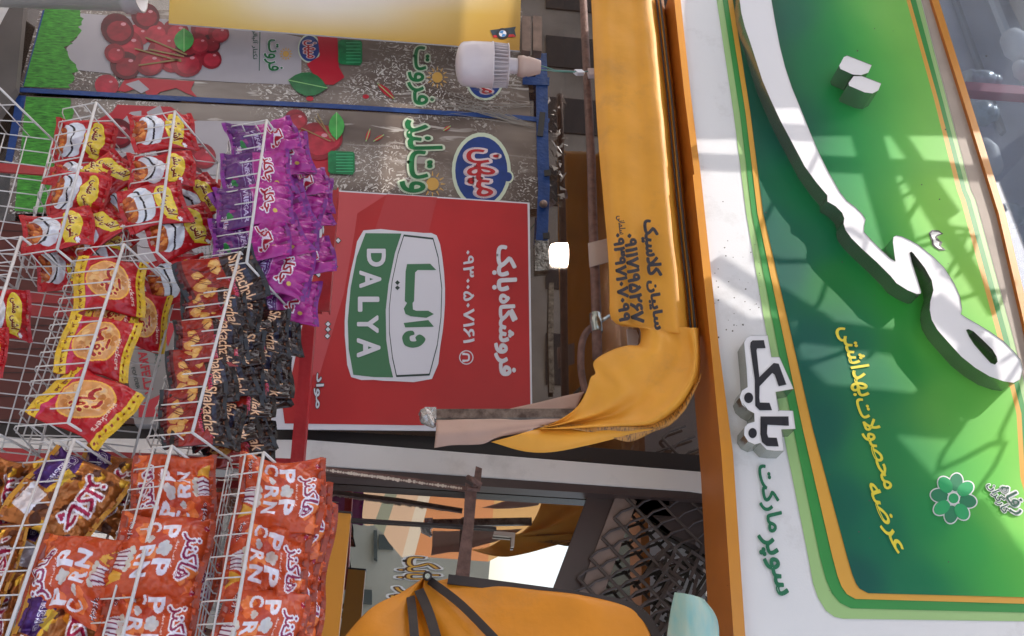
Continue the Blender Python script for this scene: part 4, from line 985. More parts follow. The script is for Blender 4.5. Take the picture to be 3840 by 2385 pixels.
# what the mirror window reflects: the other side of the street, standing behind the camera
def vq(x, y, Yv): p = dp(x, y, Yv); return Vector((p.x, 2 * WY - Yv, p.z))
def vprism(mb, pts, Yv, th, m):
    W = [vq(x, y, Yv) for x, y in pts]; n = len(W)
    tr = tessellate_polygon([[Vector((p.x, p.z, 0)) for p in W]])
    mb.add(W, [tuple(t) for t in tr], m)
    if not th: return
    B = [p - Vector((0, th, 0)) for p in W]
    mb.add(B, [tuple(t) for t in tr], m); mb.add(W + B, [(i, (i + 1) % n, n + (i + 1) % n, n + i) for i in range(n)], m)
of = mat('street_facade', srgb('#b8a898'), rough=.9, var=.4, vscale=.8)
mb = MB(); mb.box((-26, -9.5, 0), (-5.6, -8.5, 11), of); 
for i in range(9):
    for j in range(4): mb.box((-25 + i * 2.15, -8.51, 1.2 + j * 2.5), (-23.9 + i * 2.15, -8.45, 2.8 + j * 2.5), MATS['mirror_glass'] if 0 else darkmetal)
tag(mb.build('street_building'), 'brown building with dark windows across the street, seen only in reflections', 'building')
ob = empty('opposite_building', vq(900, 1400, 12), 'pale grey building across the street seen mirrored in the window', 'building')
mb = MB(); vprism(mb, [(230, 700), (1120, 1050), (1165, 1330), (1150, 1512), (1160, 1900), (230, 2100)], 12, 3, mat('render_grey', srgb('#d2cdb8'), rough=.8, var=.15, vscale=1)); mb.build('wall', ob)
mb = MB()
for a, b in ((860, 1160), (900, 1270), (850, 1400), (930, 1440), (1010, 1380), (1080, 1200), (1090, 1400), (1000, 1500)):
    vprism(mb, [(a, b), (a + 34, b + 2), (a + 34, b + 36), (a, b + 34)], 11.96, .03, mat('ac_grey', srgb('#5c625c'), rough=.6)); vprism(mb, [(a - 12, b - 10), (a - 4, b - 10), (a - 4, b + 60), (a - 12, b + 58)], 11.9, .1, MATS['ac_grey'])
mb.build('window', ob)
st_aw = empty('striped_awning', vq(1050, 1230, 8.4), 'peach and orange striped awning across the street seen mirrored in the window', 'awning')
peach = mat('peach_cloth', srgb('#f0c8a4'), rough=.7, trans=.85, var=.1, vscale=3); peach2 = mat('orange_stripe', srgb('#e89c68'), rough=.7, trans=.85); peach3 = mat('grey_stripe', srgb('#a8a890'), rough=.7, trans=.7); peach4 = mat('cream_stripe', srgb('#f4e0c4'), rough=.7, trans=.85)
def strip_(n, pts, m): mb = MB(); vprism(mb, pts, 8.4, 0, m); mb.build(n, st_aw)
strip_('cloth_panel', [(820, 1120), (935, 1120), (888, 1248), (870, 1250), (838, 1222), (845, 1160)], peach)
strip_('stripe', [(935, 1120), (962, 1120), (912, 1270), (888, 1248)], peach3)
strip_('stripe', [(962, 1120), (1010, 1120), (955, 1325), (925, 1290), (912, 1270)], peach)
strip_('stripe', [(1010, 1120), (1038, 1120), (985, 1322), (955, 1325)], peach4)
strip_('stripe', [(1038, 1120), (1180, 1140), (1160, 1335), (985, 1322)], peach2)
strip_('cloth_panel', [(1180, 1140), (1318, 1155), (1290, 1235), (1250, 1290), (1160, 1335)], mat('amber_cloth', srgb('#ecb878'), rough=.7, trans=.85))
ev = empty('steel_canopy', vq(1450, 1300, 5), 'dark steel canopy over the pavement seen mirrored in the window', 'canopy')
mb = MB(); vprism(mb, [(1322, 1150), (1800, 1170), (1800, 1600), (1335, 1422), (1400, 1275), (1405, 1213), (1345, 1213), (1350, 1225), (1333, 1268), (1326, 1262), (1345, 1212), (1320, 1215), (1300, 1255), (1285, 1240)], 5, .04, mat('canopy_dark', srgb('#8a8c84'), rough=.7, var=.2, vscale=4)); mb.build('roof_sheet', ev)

# rusty bracket, peeling strip
mb = MB(); prism(mb, Zm(1200, 1700, 2.208, [(1205, 240), (1300, 300), (1235, 1050), (1115, 1050), (1190, 560)]), 2.28, 2.30, rust)
prism(mb, Zm(1200, 1700, 2.208, [(1290, 105), (1342, 125), (1330, 260), (1270, 275)]), 2.26, 2.32, rust)
mb.tube([wp(1755, 1790, 2.27), wp(1775, 1800, 2.25), wp(1800, 1815, 2.26), wp(1795, 1835, 2.28), wp(1750, 1832, 2.27)], .008, rust, 8)
tag(mb.build('rusty_bracket'), 'rusty iron hook bracket reaching level across the mirror window', 'bracket')
mb = MB(); r3 = random.Random(2)
prism(mb, stroke_poly([(1140, 1748), (1300, 1768), (1500, 1792), (1640, 1815), (1745, 1832)], 16), 2.36, 2.375, rust)
pe = mat('peeling_paint', srgb('#cbb9a8'), rough=.7)
for k in range(60):
    x = 1150 + 590 * k / 60; prism(mb, blob(x, 1753 + (x - 1150) * .135, r3.uniform(3, 8), r3, 6), 2.358 - .0004 * (k % 5), None, pe)
tag(mb.build('peeling_rail'), 'rusty rail with peeling white paint running up beside the mirror window', 'rail')

# ------------------------------------------------------------------ orange awning and its rail
aw = empty('orange_awning', wp(2300, 600, 2.0), 'rolled orange tarpaulin awning under the sign, with painted numbers and a torn end', 'awning')
def rail(pts, Ys):
    Ys = Ys if isinstance(Ys, (list, tuple)) else [Ys] * len(pts)
    if len(Ys) != len(pts): Ys = [Ys[0] + (Ys[-1] - Ys[0]) * i / (len(pts) - 1) for i in range(len(pts))]
    return [wp(x, y, q) for (x, y), q in zip(pts, Ys)]
r0 = [(2213, -80), (2222, 100), (2232, 350), (2246, 560), (2262, 750), (2276, 900), (2284, 1000), (2286, 1100), (2290, 1190), (2330, 1222)]
r1 = [(2475, -80), (2488, 0), (2530, 350), (2550, 560), (2568, 750), (2590, 950), (2603, 1060), (2614, 1150), (2620, 1220), (2622, 1260)]
def mix(a, b, t): return [(p[0] * (1 - t) + q[0] * t, p[1] * (1 - t) + q[1] * t) for p, q in zip(a, b)]
rails = [rail(mix(r0, r1, t), Yq) for t, Yq in ((0, 2.0), (.12, 1.975), (.3, 1.968), (.55, 1.966), (.72, 1.955), (.84, 1.972), (.90, 2.01), (.94, 1.985), (1, 2.05))]
loft(rails, 90, 6, tarp, 'valance', aw, wob=.0025, seed=3)
b0 = [(2330, 1222), (2395, 1226), (2398, 1290), (2355, 1296), (2295, 1312), (2227, 1356), (2232, 1402), (2214, 1418), (2200, 1465), (2167, 1522), (2105, 1572), (2026, 1606)]
b1 = [(2622, 1230), (2624, 1300), (2626, 1360), (2616, 1420), (2594, 1475), (2560, 1520), (2515, 1558), (2460, 1592), (2400, 1600), (2300, 1602), (2150, 1606), (2026, 1608)]
rails = [rail(mix(b0, b1, t), Yq) for t, Yq in ((0, [1.99, 1.93, 1.93]), (.2, 1.95), (.4, [1.96, 1.9, 1.93]), (.6, 1.965), (.8, [1.95, 1.91, 1.94]), (.93, 1.93), (1, [2.0, 1.96, 1.94]))]
loft(rails, 80, 6, tarp, 'torn_drape', aw, wob=.0035, seed=5)
loft([rail([(2023, 1604), (2150, 1602), (2300, 1598), (2460, 1590)], 1.955), rail([(1940, 1630), (2090, 1650), (2300, 1622), (2450, 1606)], [1.93, 1.95]), rail([(1842, 1657), (2038, 1698), (2330, 1640), (2440, 1620)], [1.945, 1.96])], 50, 8, tarp, 'lower_flap', aw, wob=.002, seed=6)
loft([rail([(2023, 1596), (2250, 1588), (2440, 1590), (2545, 1530), (2606, 1440)], 1.948), rail([(2120, 1606), (2300, 1600), (2470, 1606), (2560, 1548), (2622, 1430)], 1.94), rail([(2300, 1640), (2360, 1655), (2440, 1624), (2540, 1570), (2628, 1400)], 1.955)], 50, 5, mat('tarpaulin_fold', srgb('#b8823c'), rough=.4, bump=.3, bscale=30, col2=srgb('#3c2c22'), vscale=60, ramp=(.5, .62), stretch=(1, 1, 6)), 'folded_layers', aw, wob=.004, seed=8)
mb = MB()
for a, b, rd in ((.905, 1.99, .0035), (.955, 1.975, .004)):
    mb.tube(rail(mix(r0, r1, a), b - .012), rd, darkmetal, 6)
mb.build('fold_gap_shade', aw)  # dark tubes standing in for the shade inside the fold gaps
loft([rail([(1636, 1575), (1750, 1575), (1850, 1572), (1960, 1574), (2110, 1570)], 1.96), rail([(1634, 1625), (1750, 1622), (1850, 1612), (1950, 1600), (2060, 1590)], [1.93, 1.95]), rail([(1628, 1681), (1720, 1668), (1806, 1665), (1860, 1643), (1964, 1620)] , 1.945)], 40, 8, tarp_in, 'lining_flap', aw, wob=.004, seed=2)
loft([rail([(1880, 1541), (2040, 1502), (2190, 1468)], 2.04), rail([(1950, 1548), (2060, 1545), (2160, 1532)], 2.04)], 20, 4, tarp_in, 'lining_flap', aw, wob=.004, seed=4)
mb = MB(); mb.bar(wp(1634, 1556, 1.98), wp(2150, 1554, 1.98), .026, .02, mat('worn_aluminium', srgb('#8a7a70'), rough=.35, metal=.5, col2=srgb('#4a3a34'), vscale=30)); mb.build('fold_arm', aw)
mb = MB(); mb.tube([wp(1594, 1548, 1.97), wp(1600, 1570, 1.96), wp(1630, 1600, 1.96)], [.018, .02, .006], mat('crumpled_foil', srgb('#b0aaa6'), rough=.2, metal=.8, bump=1, bscale=60), 8); mb.bar(wp(1592, 1556, 1.98), wp(1636, 1556, 1.98), .034, .028, MATS['crumpled_foil']); mb.build('arm_cap', aw)
mb = MB(); pk = mat('painted_letters', srgb('#2c2a36'), rough=.6); TY = 1.944
def zT(x, y): return (1900 + x / 2.16, 600 + y / 2.16)
put_text(mb, 'سایبان', pk, zT(1130, 985), zT(1180, 1375), zT(1225, 975), TY, .05)
put_text(mb, 'کلاسیک', pk, zT(1085, 490), zT(1120, 940), zT(1215, 485), TY, .05)
put_text(mb, '۰۹۱۱۷۱۹۵۲۶۷', pk, zT(955, 605), zT(1015, 1320), zT(1045, 600), TY, .05)
put_text(mb, '۰۹۳۹۷۱۰۷۰۹۹', pk, zT(865, 600), zT(915, 1305), zT(945, 598), TY + .003, .05)
put_text(mb, 'سلمانی', pk, zT(885, 455), zT(900, 605), zT(950, 450), TY + .003, .03)
mb.build('painted_lettering', aw)
mb = MB(); mb.tube([wp(x, y, 2.13) for x, y in ((2184, -80), (2187, 0), (2203, 320), (2217, 600), (2224, 850), (2231, 1017), (2237, 1180), (2238, 1270), (2240, 1345))], .0155, rust, 12)
o = mb.build('awning_pipe', smooth=True); tag(o, 'rusty brown pipe running level below the orange awning', 'pipe')
mb = MB(); mb.tube([wp(*p, 2.13) for p in ((2232, 1178), (2238, 1245))], .019, steel, 12); tag(mb.build('pipe_clamp', smooth=True), 'shiny metal clamp sleeve near the end of the rusty pipe', 'clamp')
mb = MB(); mb.tube(smooth_pts([tuple(wp(*p, 2.17)) for p in ((2222, 1225), (2200, 1245), (2182, 1290), (2178, 1370), (2186, 1430), (2195, 1470))], 5), .011, rust, 8); mb.tube([wp(2225, 1225, 2.17), wp(2290, 1180, 2.2)], .006, steel, 8)
tag(mb.build('bent_arm', smooth=True), 'bent rusty arm curving beside the end of the awning pipe', 'awning arm')
mb = MB(); prism(mb, Zm(1900, 600, 2.16, [(660, 672), (830, 632), (836, 820), (672, 866)]), 2.10, 2.104, mat('card', srgb('#b09c92'), rough=.6, var=.08)); tag(mb.build('card_patch'), 'plain beige card wrapped over the rusty pipe', 'card')
mb = MB(); prism(mb, Zm(1500, 1200, 1.873, [(1595, 60), (1660, 70), (1678, 110), (1672, 165), (1605, 190)]), 2.05, 2.06, mat('card_white', srgb('#b0a4a0'), rough=.6)); tag(mb.build('grey_plate'), 'small grey plate under the notch of the torn orange awning', 'plate')

# ------------------------------------------------------------------ light bulbs
def lathe(mb, a, b, prof, m, n=28):
    a = Vector(a); b = Vector(b); t = (b - a); L = t.length; t.normalize(); q = t.orthogonal().normalized(); e = t.cross(q); vs = []
    for s_, r_ in prof:
        for k in range(n):
            an = 2 * math.pi * k / n; vs.append(a + t * s_ * L + (q * math.cos(an) + e * math.sin(an)) * r_)
    fs = [(i * n + k, i * n + (k + 1) % n, (i + 1) * n + (k + 1) % n, (i + 1) * n + k) for i in range(len(prof) - 1) for k in range(n)]
    mb.add(vs, fs, m); return q, e, t, L
def lamp(lab, a, b, R, glow, hold=True):
    a = Vector(a); b = Vector(b); t = empty('light_bulb', a, lab, 'light bulb')
    pl = mat('lamp_plastic', srgb('#d0c4c8'), rough=.3, coat=.3) if not glow else mat('lamp_glowing', (.9, .96, 1), emit=30)
    mb = MB(); pr = [(0, .001)] + [(.10 * (1 - math.cos(x)) , R * math.sin(x) * .95) for x in (.3, .6, .9, 1.2, 1.5)] + [(.2, R), (.42, R), (.425, R * 1.03), (.44, R * 1.03)]
    lathe(mb, a, b, pr, pl); mb.build('diffuser', t, smooth=True)
    if not hold: return t
    mb = MB(); fin = mat('lamp_fins', srgb('#c8bcbe'), rough=.4); q, e, tt, L = lathe(mb, a, b, [(.44, R * .8), (.60, R * .72), (.605, R * .4), (.62, R * .36), (.73, R * .34), (.735, 0.001)], fin)
    for k in range(34):
        an = 2 * math.pi * k / 34; dr = q * math.cos(an) + e * math.sin(an); sd = tt.cross(dr)
        p = a + tt * .44 * L; w_ = .0011
        P = [p + dr * R * .7 - sd * w_, p + dr * R * .7 + sd * w_, p + dr * R * 1.0 + sd * w_, p + dr * R * 1.0 - sd * w_]; p2 = tt * (.17 * L)
        mb.hexa(P + [x + p2 - dr * 0.004 for x in P], fin)
    lathe(mb, a, b, [(.605, R * .98), (.615, R * .98), (.62, R * .9), (.60, R * .9)], fin); mb.build('heat_sink', t)
    mb = MB(); lathe(mb, a, b, [(.73, R * .36), (.735, R * .46), (.80, R * .48), (.84, R * .43), (.86, R * .45), (.98, R * .32), (1.0, R * .30), (1.0, .001)], mat('lamp_holder', srgb('#b89c90'), rough=.5)); mb.build('lamp_holder', t, smooth=True)
    return t
BYb = 1.9
lamp('unlit round white bulb hanging in front of the juice banners', wp(1707, 238, BYb), wp(2026, 252, BYb), .076, False)
mb = MB(); wg = mat('green_wire', srgb('#1f6a58'), rough=.4)
mb.tube([wp(2022, 244, BYb), wp(2060, 256, 1.94), wp(2080, 264, 1.97), wp(2155, 268, 2.05), wp(2220, 268, 2.11)], .002, wg, 6); mb.tube([wp(2022, 262, BYb), wp(2060, 264, 1.94), wp(2080, 268, 1.97), wp(2155, 271, 2.05)], .002, wg, 6)
tag(mb.build('lamp_wire'), 'thin green wire from the lamp holder to the rusty pipe', 'wire')
mb = MB(); mb.bar(wp(2158, 272, 2.06), wp(2185, 272, 2.08), .02, .015, vinyl_white); mb.bar(wp(2205, 275, 2.1), wp(2235, 275, 2.1), .034, .02, MATS['lamp_plastic']); tag(mb.build('wire_clip'), 'small pale connector joining the green wire to the pipe', 'clip')
lamp('glowing cool white lamp shining behind the dark shop glass', wp(2058, 955, 2.62), wp(2210, 957, 2.62), .048, True, False)

# small hardware on the glass
for x0, lab in ((1957, 'pale metal hinge plate touching the edge of the gold poster'), (1999, 'pale metal hinge plate, the farther one from the gold poster')):
    mb = MB(); prism(mb, [(x0, 58), (x0 + 33, 62), (x0 + 33, 192), (x0, 188)], 2.33, 2.37, mat('hinge_metal', srgb('#8c7468'), rough=.35, metal=.4, var=.3, vscale=20)); tag(mb.build('hinge_plate', bevel=.003), lab, 'hinge')
mb = MB(); lathe(mb, wp(2038, 765, 2.38), wp(2038, 765, 2.43), [(0, .001), (.1, .012), (.5, .016), (1, .016)], MATS['hinge_metal'], 16); tag(mb.build('glass_stud', smooth=True), 'round metal stud on the blue tape near the corner of the red poster', 'stud')
for x, y, lab in ((2052, 648, 'black square tape patch on the blue tape, beside the metal stud'), (2048, 884, 'black square tape patch at the end of the blue tape near the glowing lamp')):
    mb = MB(); prism(mb, [(x - 12, y - 10), (x + 12, y - 13), (x + 14, y + 8), (x - 10, y + 12)], 2.405, 2.41, black); tag(mb.build('tape_patch'), lab, 'tape')
mb = MB(); prism(mb, stroke_poly([(2068, 1060), (2066, 1200), (2066, 1300), (2070, 1470)], 19), 2.44, 2.445, mat('old_tape', srgb('#86796a'), rough=.7, col2=srgb('#4a3c30'), vscale=60)); tag(mb.build('old_tape_strip'), 'worn grey strip of old tape on the dark glass right of the glowing lamp', 'tape')
mb = MB(); prism(mb, [(2005, 898), (2058, 890), (2062, 1010), (2006, 1015)], 2.44, 2.444, mat('foil_patch', srgb('#50463c'), rough=.2, metal=.4, col2=srgb('#a8a49c'), vscale=60, bump=1, bscale=90)); tag(mb.build('foil_patch'), 'crumpled silver foil patch beside the glowing lamp', 'foil')
mb = MB()
for k in range(40):
    x = 2062 + rr.random() * 45; y = 330 + rr.random() * 420; mb.add([wp(x, y, 2.436), wp(x + rr.uniform(-20, 30), y + rr.uniform(-25, 25), 2.43), wp(x + rr.uniform(-20, 30), y + rr.uniform(-25, 25), 2.434)], [(0, 1, 2)], crm if k % 3 else foilfilm)
tag(mb.build('film_scraps'), 'torn crinkled film scraps stuck on the dark glass above the blue tape', 'film scraps', kind='stuff')

# ------------------------------------------------------------------ neighbour's orange cloth and panel (bottom of the photo)
mb = MB(); prism(mb, S([(783, 1214), (834, 1219), (800, 1560), (733, 1560)]), 2.15, 2.17, orange); prism(mb, S([(780, 1211), (836, 1216), (834, 1220), (783, 1215)]), 2.145, 2.175, darkmetal)
tag(mb.build('metal_partition'), 'flat orange metal panel standing beside the popcorn bags', 'panel')
nc = empty('folded_awning', wp(1600, 2165, 2.0), 'folded orange cloth awning with dark ribs in front of the mirror window', 'awning')
tarp2 = mat('deep_orange_cloth', srgb('#dc8a18'), rough=.5, var=.16, vscale=6, bump=.25, bscale=24, dirt=.3)
ap = (1592, 2166)
loft([rail([ap, (1500, 2225), (1380, 2290), (1215, 2480)], [2.0, 1.9]), rail([ap, (1500, 2260), (1430, 2340), (1360, 2480)], [1.99, 1.87]), rail([ap, (1530, 2270), (1545, 2370), (1555, 2480)], [2.0, 1.86]), rail([ap, (1570, 2270), (1600, 2370), (1620, 2480)], [2.01, 1.95]), rail([ap, (1600, 2260), (1680, 2370), (1740, 2480)], [1.99, 1.89]), rail([(1600, 2172), (1690, 2240), (1800, 2350), (1935, 2480)], [1.99, 1.9])], 40, 7, tarp2, 'gathered_cloth', nc, wob=.002, seed=1)
loft([rail([(1612, 2178), (1700, 2245), (1810, 2350), (1945, 2480)], [1.985, 1.9]), rail([(1640, 2178), (1830, 2250), (2010, 2350), (2180, 2480)], [1.985, 1.895]), rail([(1670, 2172), (1950, 2212), (2200, 2262), (2340, 2480)], [1.985, 1.905]), rail([(1690, 2170), (2190, 2238), (2395, 2290), (2460, 2480)], [1.99, 1.92])], 40, 7, tarp2, 'cloth_panel', nc, wob=.0015, seed=9)
for p, wd in (([(1540, 2240), (1548, 2310), (1562, 2480)], .020), ([(1572, 2215), (1612, 2310), (1660, 2480)], .022), ([(1612, 2178), (1730, 2268), (1870, 2410), (1940, 2480)], .018), ([(1680, 2172), (1930, 2204), (2200, 2242), (2350, 2272), (2420, 2315), (2465, 2400), (2470, 2480)], .022)):
    mb = MB(); pts = rail(p, [1.965, 1.84]) if wd < .0215 or len(p) < 5 else rail(p, [1.975, 1.92]); q = [Vector(v) for v in smooth_pts([tuple(v) for v in pts], 5)]
    for a, b in zip(q[:-1], q[1:]): mb.bar(a, b + (b - a) * .06, wd, .007, darkmetal)
    mb.build('rib', nc)
mb = MB(); lathe(mb, wp(1603, 2160, 1.93), wp(1603, 2160, 2.0), [(0, .001), (.05, .010), (1, .012)], darkmetal, 14); lathe(mb, wp(1603, 2160, 1.922), wp(1603, 2160, 1.93), [(0, .001), (0, .006), (1, .006)], steel, 12); mb.build('pivot_bolt', nc)
cy_ = mat('cyan_plastic', srgb('#dcebe0'), rough=.35, trans=.5, col2=srgb('#9cdce4'), vscale=12, stretch=(1, 1, 4), bump=.3, bscale=20)
o = loft([rail([(2532, 2222), (2515, 2300), (2490, 2480)], 1.80), rail([(2570, 2226), (2580, 2310), (2570, 2480)], 1.74), rail([(2620, 2240), (2660, 2320), (2650, 2480)], 1.75), rail([(2640, 2250), (2690, 2330), (2692, 2480)], 1.82)], 24, 8, cy_, 'shell_lamp_cover', thick=.003); tag(o, 'pale cyan translucent curved plastic cover at the lower edge under the sign', 'plastic cover')
# ------------------------------------------------------------------ lower background
mb = MB(); prism(mb, [(-150, 820), (520, 850), (560, 1590), (-150, 1585)], 2.435, 2.445, mat('red_brown_panel', srgb('#5a2a22'), rough=.35, var=.15, vscale=3)); 
for k in range(9): prism(mb, stroke_poly([(-150, 860 + 90 * k), (520, 880 + 85 * k)], 3), 2.4335, None, darkmetal)
tag(mb.build('floor_mirror_panel'), 'red-brown tiled panel standing in for the mirrored floor, behind the empty wire basket', 'reflection panel')  # coloured panel stands in for the tiled floor's reflection in the glass
cb1 = empty('cardboard_sheet', wp(700, 950, 2.41), 'grey printed cardboard sheet with cherries behind the wire baskets', 'cardboard')
mb = MB(); prism(mb, [(500, 770), (900, 770), (990, 900), (980, 1160), (560, 1165), (520, 1000)], 2.41, 2.415, carton); mb.build('sheet', cb1)
mb = MB(); cherry(mb, 640, 905, 62, 1, 2.407); cherry(mb, 690, 960, 40, 0, 2.405)
for k in range(7): put_text(mb, 'نوشیدنی', inkg, (740 + 14 * k, 905), (738 + 14 * k, 1010), (748 + 14 * k, 905), 2.4085)
mb.build('printed_artwork', cb1)
cb2 = empty('feed_box', wp(560, 1450, 2.38), 'grey carton box with red lettering behind the wire baskets', 'box')
mb = MB(); prism(mb, [(455, 1240), (640, 1190), (690, 1230), (685, 1400), (640, 1590), (505, 1590), (480, 1420)], 2.38, 2.43, mat('box_grey', srgb('#8c8684'), rough=.6, var=.08)); mb.build('carton', cb2)
mb = MB(); put_text(mb, 'TAKFELLA', splash, (515, 1300), (545, 1480), (545, 1292), 2.3785, .03); put_text(mb, 'FODDER', dkg, (492, 1380), (512, 1460), (505, 1376), 2.3785, .01)
put_text(mb, 'خوراک طیور', inkg, (575, 1310), (580, 1380), (600, 1306), 2.3785, .01)
prism(mb, [(520, 1520), (620, 1470), (640, 1560), (520, 1565)], 2.3785, None, splash); prism(mb, [(590, 1200), (660, 1215), (630, 1300)], 2.3785, None, splash)
mb.build('printed_artwork', cb2)
mb = MB(); prism(mb, [(-150, -150), (90, 20), (60, 330), (0, 420), (-150, 700)], 2.39, 2.42, mat('grey_side_panel', srgb('#5c5450'), rough=.6, var=.2, vscale=6)); tag(mb.build('side_panel'), 'dark grey side panel in the upper left corner beside the first banner', 'panel')
mb = MB(); lathe(mb, wp(-200, -75, 2.0), wp(520, -75, 2.0), [(0, .001), (0, .085), (.90, .108), (.91, .118), (.95, .118), (.96, .110), (1.0, .114), (1.0, .106), (.3, .09)], mat('bucket_plastic', srgb('#bdb4b0'), rough=.35, var=.05), 40); tag(mb.build('white_bucket', smooth=True), 'white plastic bucket cut off by the upper left corner', 'bucket')

# ------------------------------------------------------------------ window above the sign
mb = MB(); prism(mb, [(3300, -100), (4200, -100), (4300, 1500), (3800, 1400)], 2.32, 2.326, glass('upper_glass', .03, (.93, .96, 1), haze=.12)); tag(mb.build('upper_window'), 'hazy bluish window pane above the green sign', 'window')
mb = MB(); prism(mb, [(3200, -200), (5200, -400), (5600, 3400), (3300, 3200)], 2.62, 2.66, mat('upper_wall', srgb('#ccd4e4'), rough=.7, var=.3, vscale=2, stretch=(1, 1, .2))); tag(mb.build('stockroom_wall'), kind='structure')
mb = MB(); mb.bar(wp(3590, 335, 2.40), wp(3950, 362, 2.40), .055, .05, mat('mauve_beam', srgb('#c04468'), rough=.4)); tag(mb.build('mauve_beam'), 'mauve red upright beam behind the hazy upper window', 'beam')
mb = MB(); mb.bar(wp(3700, -60, 2.5), wp(3900, 440, 2.5), .03, .03, mat('pale_bar', srgb('#e0e8ee'), rough=.4)); mb.bar(wp(3560, -60, 2.6), wp(3760, 500, 2.6), .02, .03, mat('slate_bar', srgb('#8a929c'), rough=.4)); tag(mb.build('pale_bar'), 'pale slanting bars behind the hazy upper window', 'bar')
clr = mat('clear_plastic', srgb('#c4d4dc'), rough=.12, metal=.1, var=.3, vscale=30, bump=.5, bscale=30)
for (x0, y0, x1, y1, rd, lab) in ((3620, 300, 3740, 306, .05, 'clear plastic jar nearest the photo\'s top edge, beside the mauve beam'), (3625, 425, 3725, 425, .06, 'clear plastic jar just below the mauve beam in the photo'), (3735, 810, 3830, 812, .055, 'clear plastic jar beside the corner of the green sign'), ):
    mb = MB(); lathe(mb, wp(x0, y0, 2.42), wp(x1, y1, 2.42), [(0, .001), (0, rd * .9), (.1, rd), (.3, rd * .94), (.35, rd), (.7, rd), (.8, rd * .7), (.85, rd * .72), (1, rd * .7), (1, .001)], clr, 24); tag(mb.build('plastic_jar', smooth=True), lab, 'jar')
wb = mat('white_bag', srgb('#f6f8fa'), rough=.45, bump=.4, bscale=12)
for (x, y, rx, ry, lab) in ((3700, 590, .055, .10, 'white plastic bag behind the upper window near the middle of its edge'), (3810, 170, .06, .085, 'large white bundle behind the upper window in the photo\'s top right corner'), (3830, 265, .035, .05, 'small white bundle beside the larger one in the top right corner')):
    mb = MB(); c_ = wp(x, y, 2.42); mb.tube([c_ + Vector((t * ry * 1.0, .01 * math.sin(t * 5), .2 * rx * math.sin(t * 3))) for t in (-1, -.9, -.6, -.2, .2, .6, .9, 1)], [rx * q for q in (.1, .5, .85, 1, .97, .8, .45, .1)], wb, 18); tag(mb.build('white_bundle', smooth=True), lab, 'bundle')

# ------------------------------------------------------------------ red steel stands and wire baskets
FYs = 1.82
def stand(top, lu, ru, lab):
    t = empty('display_stand', wp(top[0][0], top[0][1], FYs), lab, 'display stand', 'red steel display stands')
    mb = MB(); mb.bar(wp(*top[0], FYs), wp(*top[1], FYs), .030, .004, redpaint); 
    a, b = wp(*top[0], FYs + .014), wp(*top[1], FYs + .014); mb.bar(a + Vector((0, 0, .0155)), b + Vector((0, 0, .0155)), .004, .03, redpaint); mb.build('top_rail', t)
    for p, q in (lu, ru):
        mb = MB(); mb.bar(wp(*p, FYs + .006), wp(*q, FYs + .006), .030, .006, redpaint)
        mb.build('post', t)
    return t
stand(((1248, 714), (1212, 1168)), ((1245, 722), (-100, 622)), ((1210, 1158), (-100, 1108)), 'red steel display stand behind the purple crisps bags')
stand(((1160, 1192), (1112, 1745)), ((1155, 1200), (-100, 1158)), ((1115, 1745), (-100, 1700)), 'red steel display stand behind the dark cracker bags, next to the pillar')
def basket(fl, fr, hgt, mids, n, lab, dep=.17, rise=.07, Y=1.5, back=.035, lng=3):
    a, b = wp(*fl, Y), wp(*fr, Y); t = empty('wire_basket', (a + b) / 2, lab, 'wire basket', 'white wire baskets on the display stands')
    D = Vector((.01, dep, rise)); F = Vector((0, back, -hgt)); G = Vector((0, dep, -hgt - .01))
    mb = MB(); R = .0034
    mb.tube([a, b], R, wire, 8); mb.tube([b, b + D], R * .8, wire, 8); mb.tube([a, a + D], R * .8, wire, 8); mb.tube([a + D, b + D], R * .8, wire, 8); mb.build('rim', t, smooth=True)
    mb = MB(); r_ = .00155
    for k in range(n + 1):
        p = a.lerp(b, k / n); mb.tube([p, p + F * .93, p + F + Vector((0, .012, 0)), p + G + Vector((0, -.01, 0)), p + G + Vector((0, 0, .012)), p + D], r_, wire, 6)
    for m_ in mids: mb.tube([a + F * m_ + Vector((0, -.003, 0)), b + F * m_ + Vector((0, -.003, 0))], r_ * 1.4, wire, 6)
    for k in range(1, lng + 1):
        q = F.lerp(G, k / (lng + 1)) if k else F; mb.tube([a + q + Vector((0, 0, -.003)), b + q + Vector((0, 0, -.003))], r_, wire, 6)
    for k in (.3, .62): q = G.lerp(D, k); mb.tube([a + q, b + q], r_, wire, 6)
    for e in (a, b):
        for k in (.33, .66):
            mb.tube([e + F * k, e + G.lerp(D, 1 - k)], r_, wire, 6); mb.tube([e + F.lerp(G, k), e + D * k], r_, wire, 6)
    mb.build('wire_grid', t, smooth=True); return t
basket((361, 384), (214, 935), .098, (), 10, 'white wire basket holding a jumble of red snack bags, near the photo\'s left edge')
basket((656, 417), (588, 945), .098, (), 10, 'white wire basket with three upright red snack bags in a row')
basket((1000, 450), (925, 985), .098, (), 10, 'white wire basket full of purple crisps bags')
basket((-10, 322), (-190, 900), .098, (), 10, 'empty white wire basket whose corner shows at the photo\'s left edge above the others')
basket((79, 888), (-130, 1560), .12, (), 13, 'nearly empty white wire basket at the photo\'s left edge')
basket((465, 915), (256, 1586), .12, (), 13, 'white wire basket holding red and yellow snack bags')
basket((900, 945), (721, 1622), .10, (), 13, 'white wire basket packed with dark brown cracker bags')
basket((278, 1647), (-20, 2520), .10, (.45,), 10, 'white wire basket holding gold foil bags', dep=.16, rise=.05)
basket((644, 1672), (425, 2520), .075, (.5,), 10, 'white wire basket with orange popcorn bags, the middle one of its stand', dep=.16, rise=.05)
basket((989, 1696), (850, 2520), .075, (.5,), 10, 'white wire basket with orange popcorn bags, the topmost one of its stand', dep=.16, rise=.05)

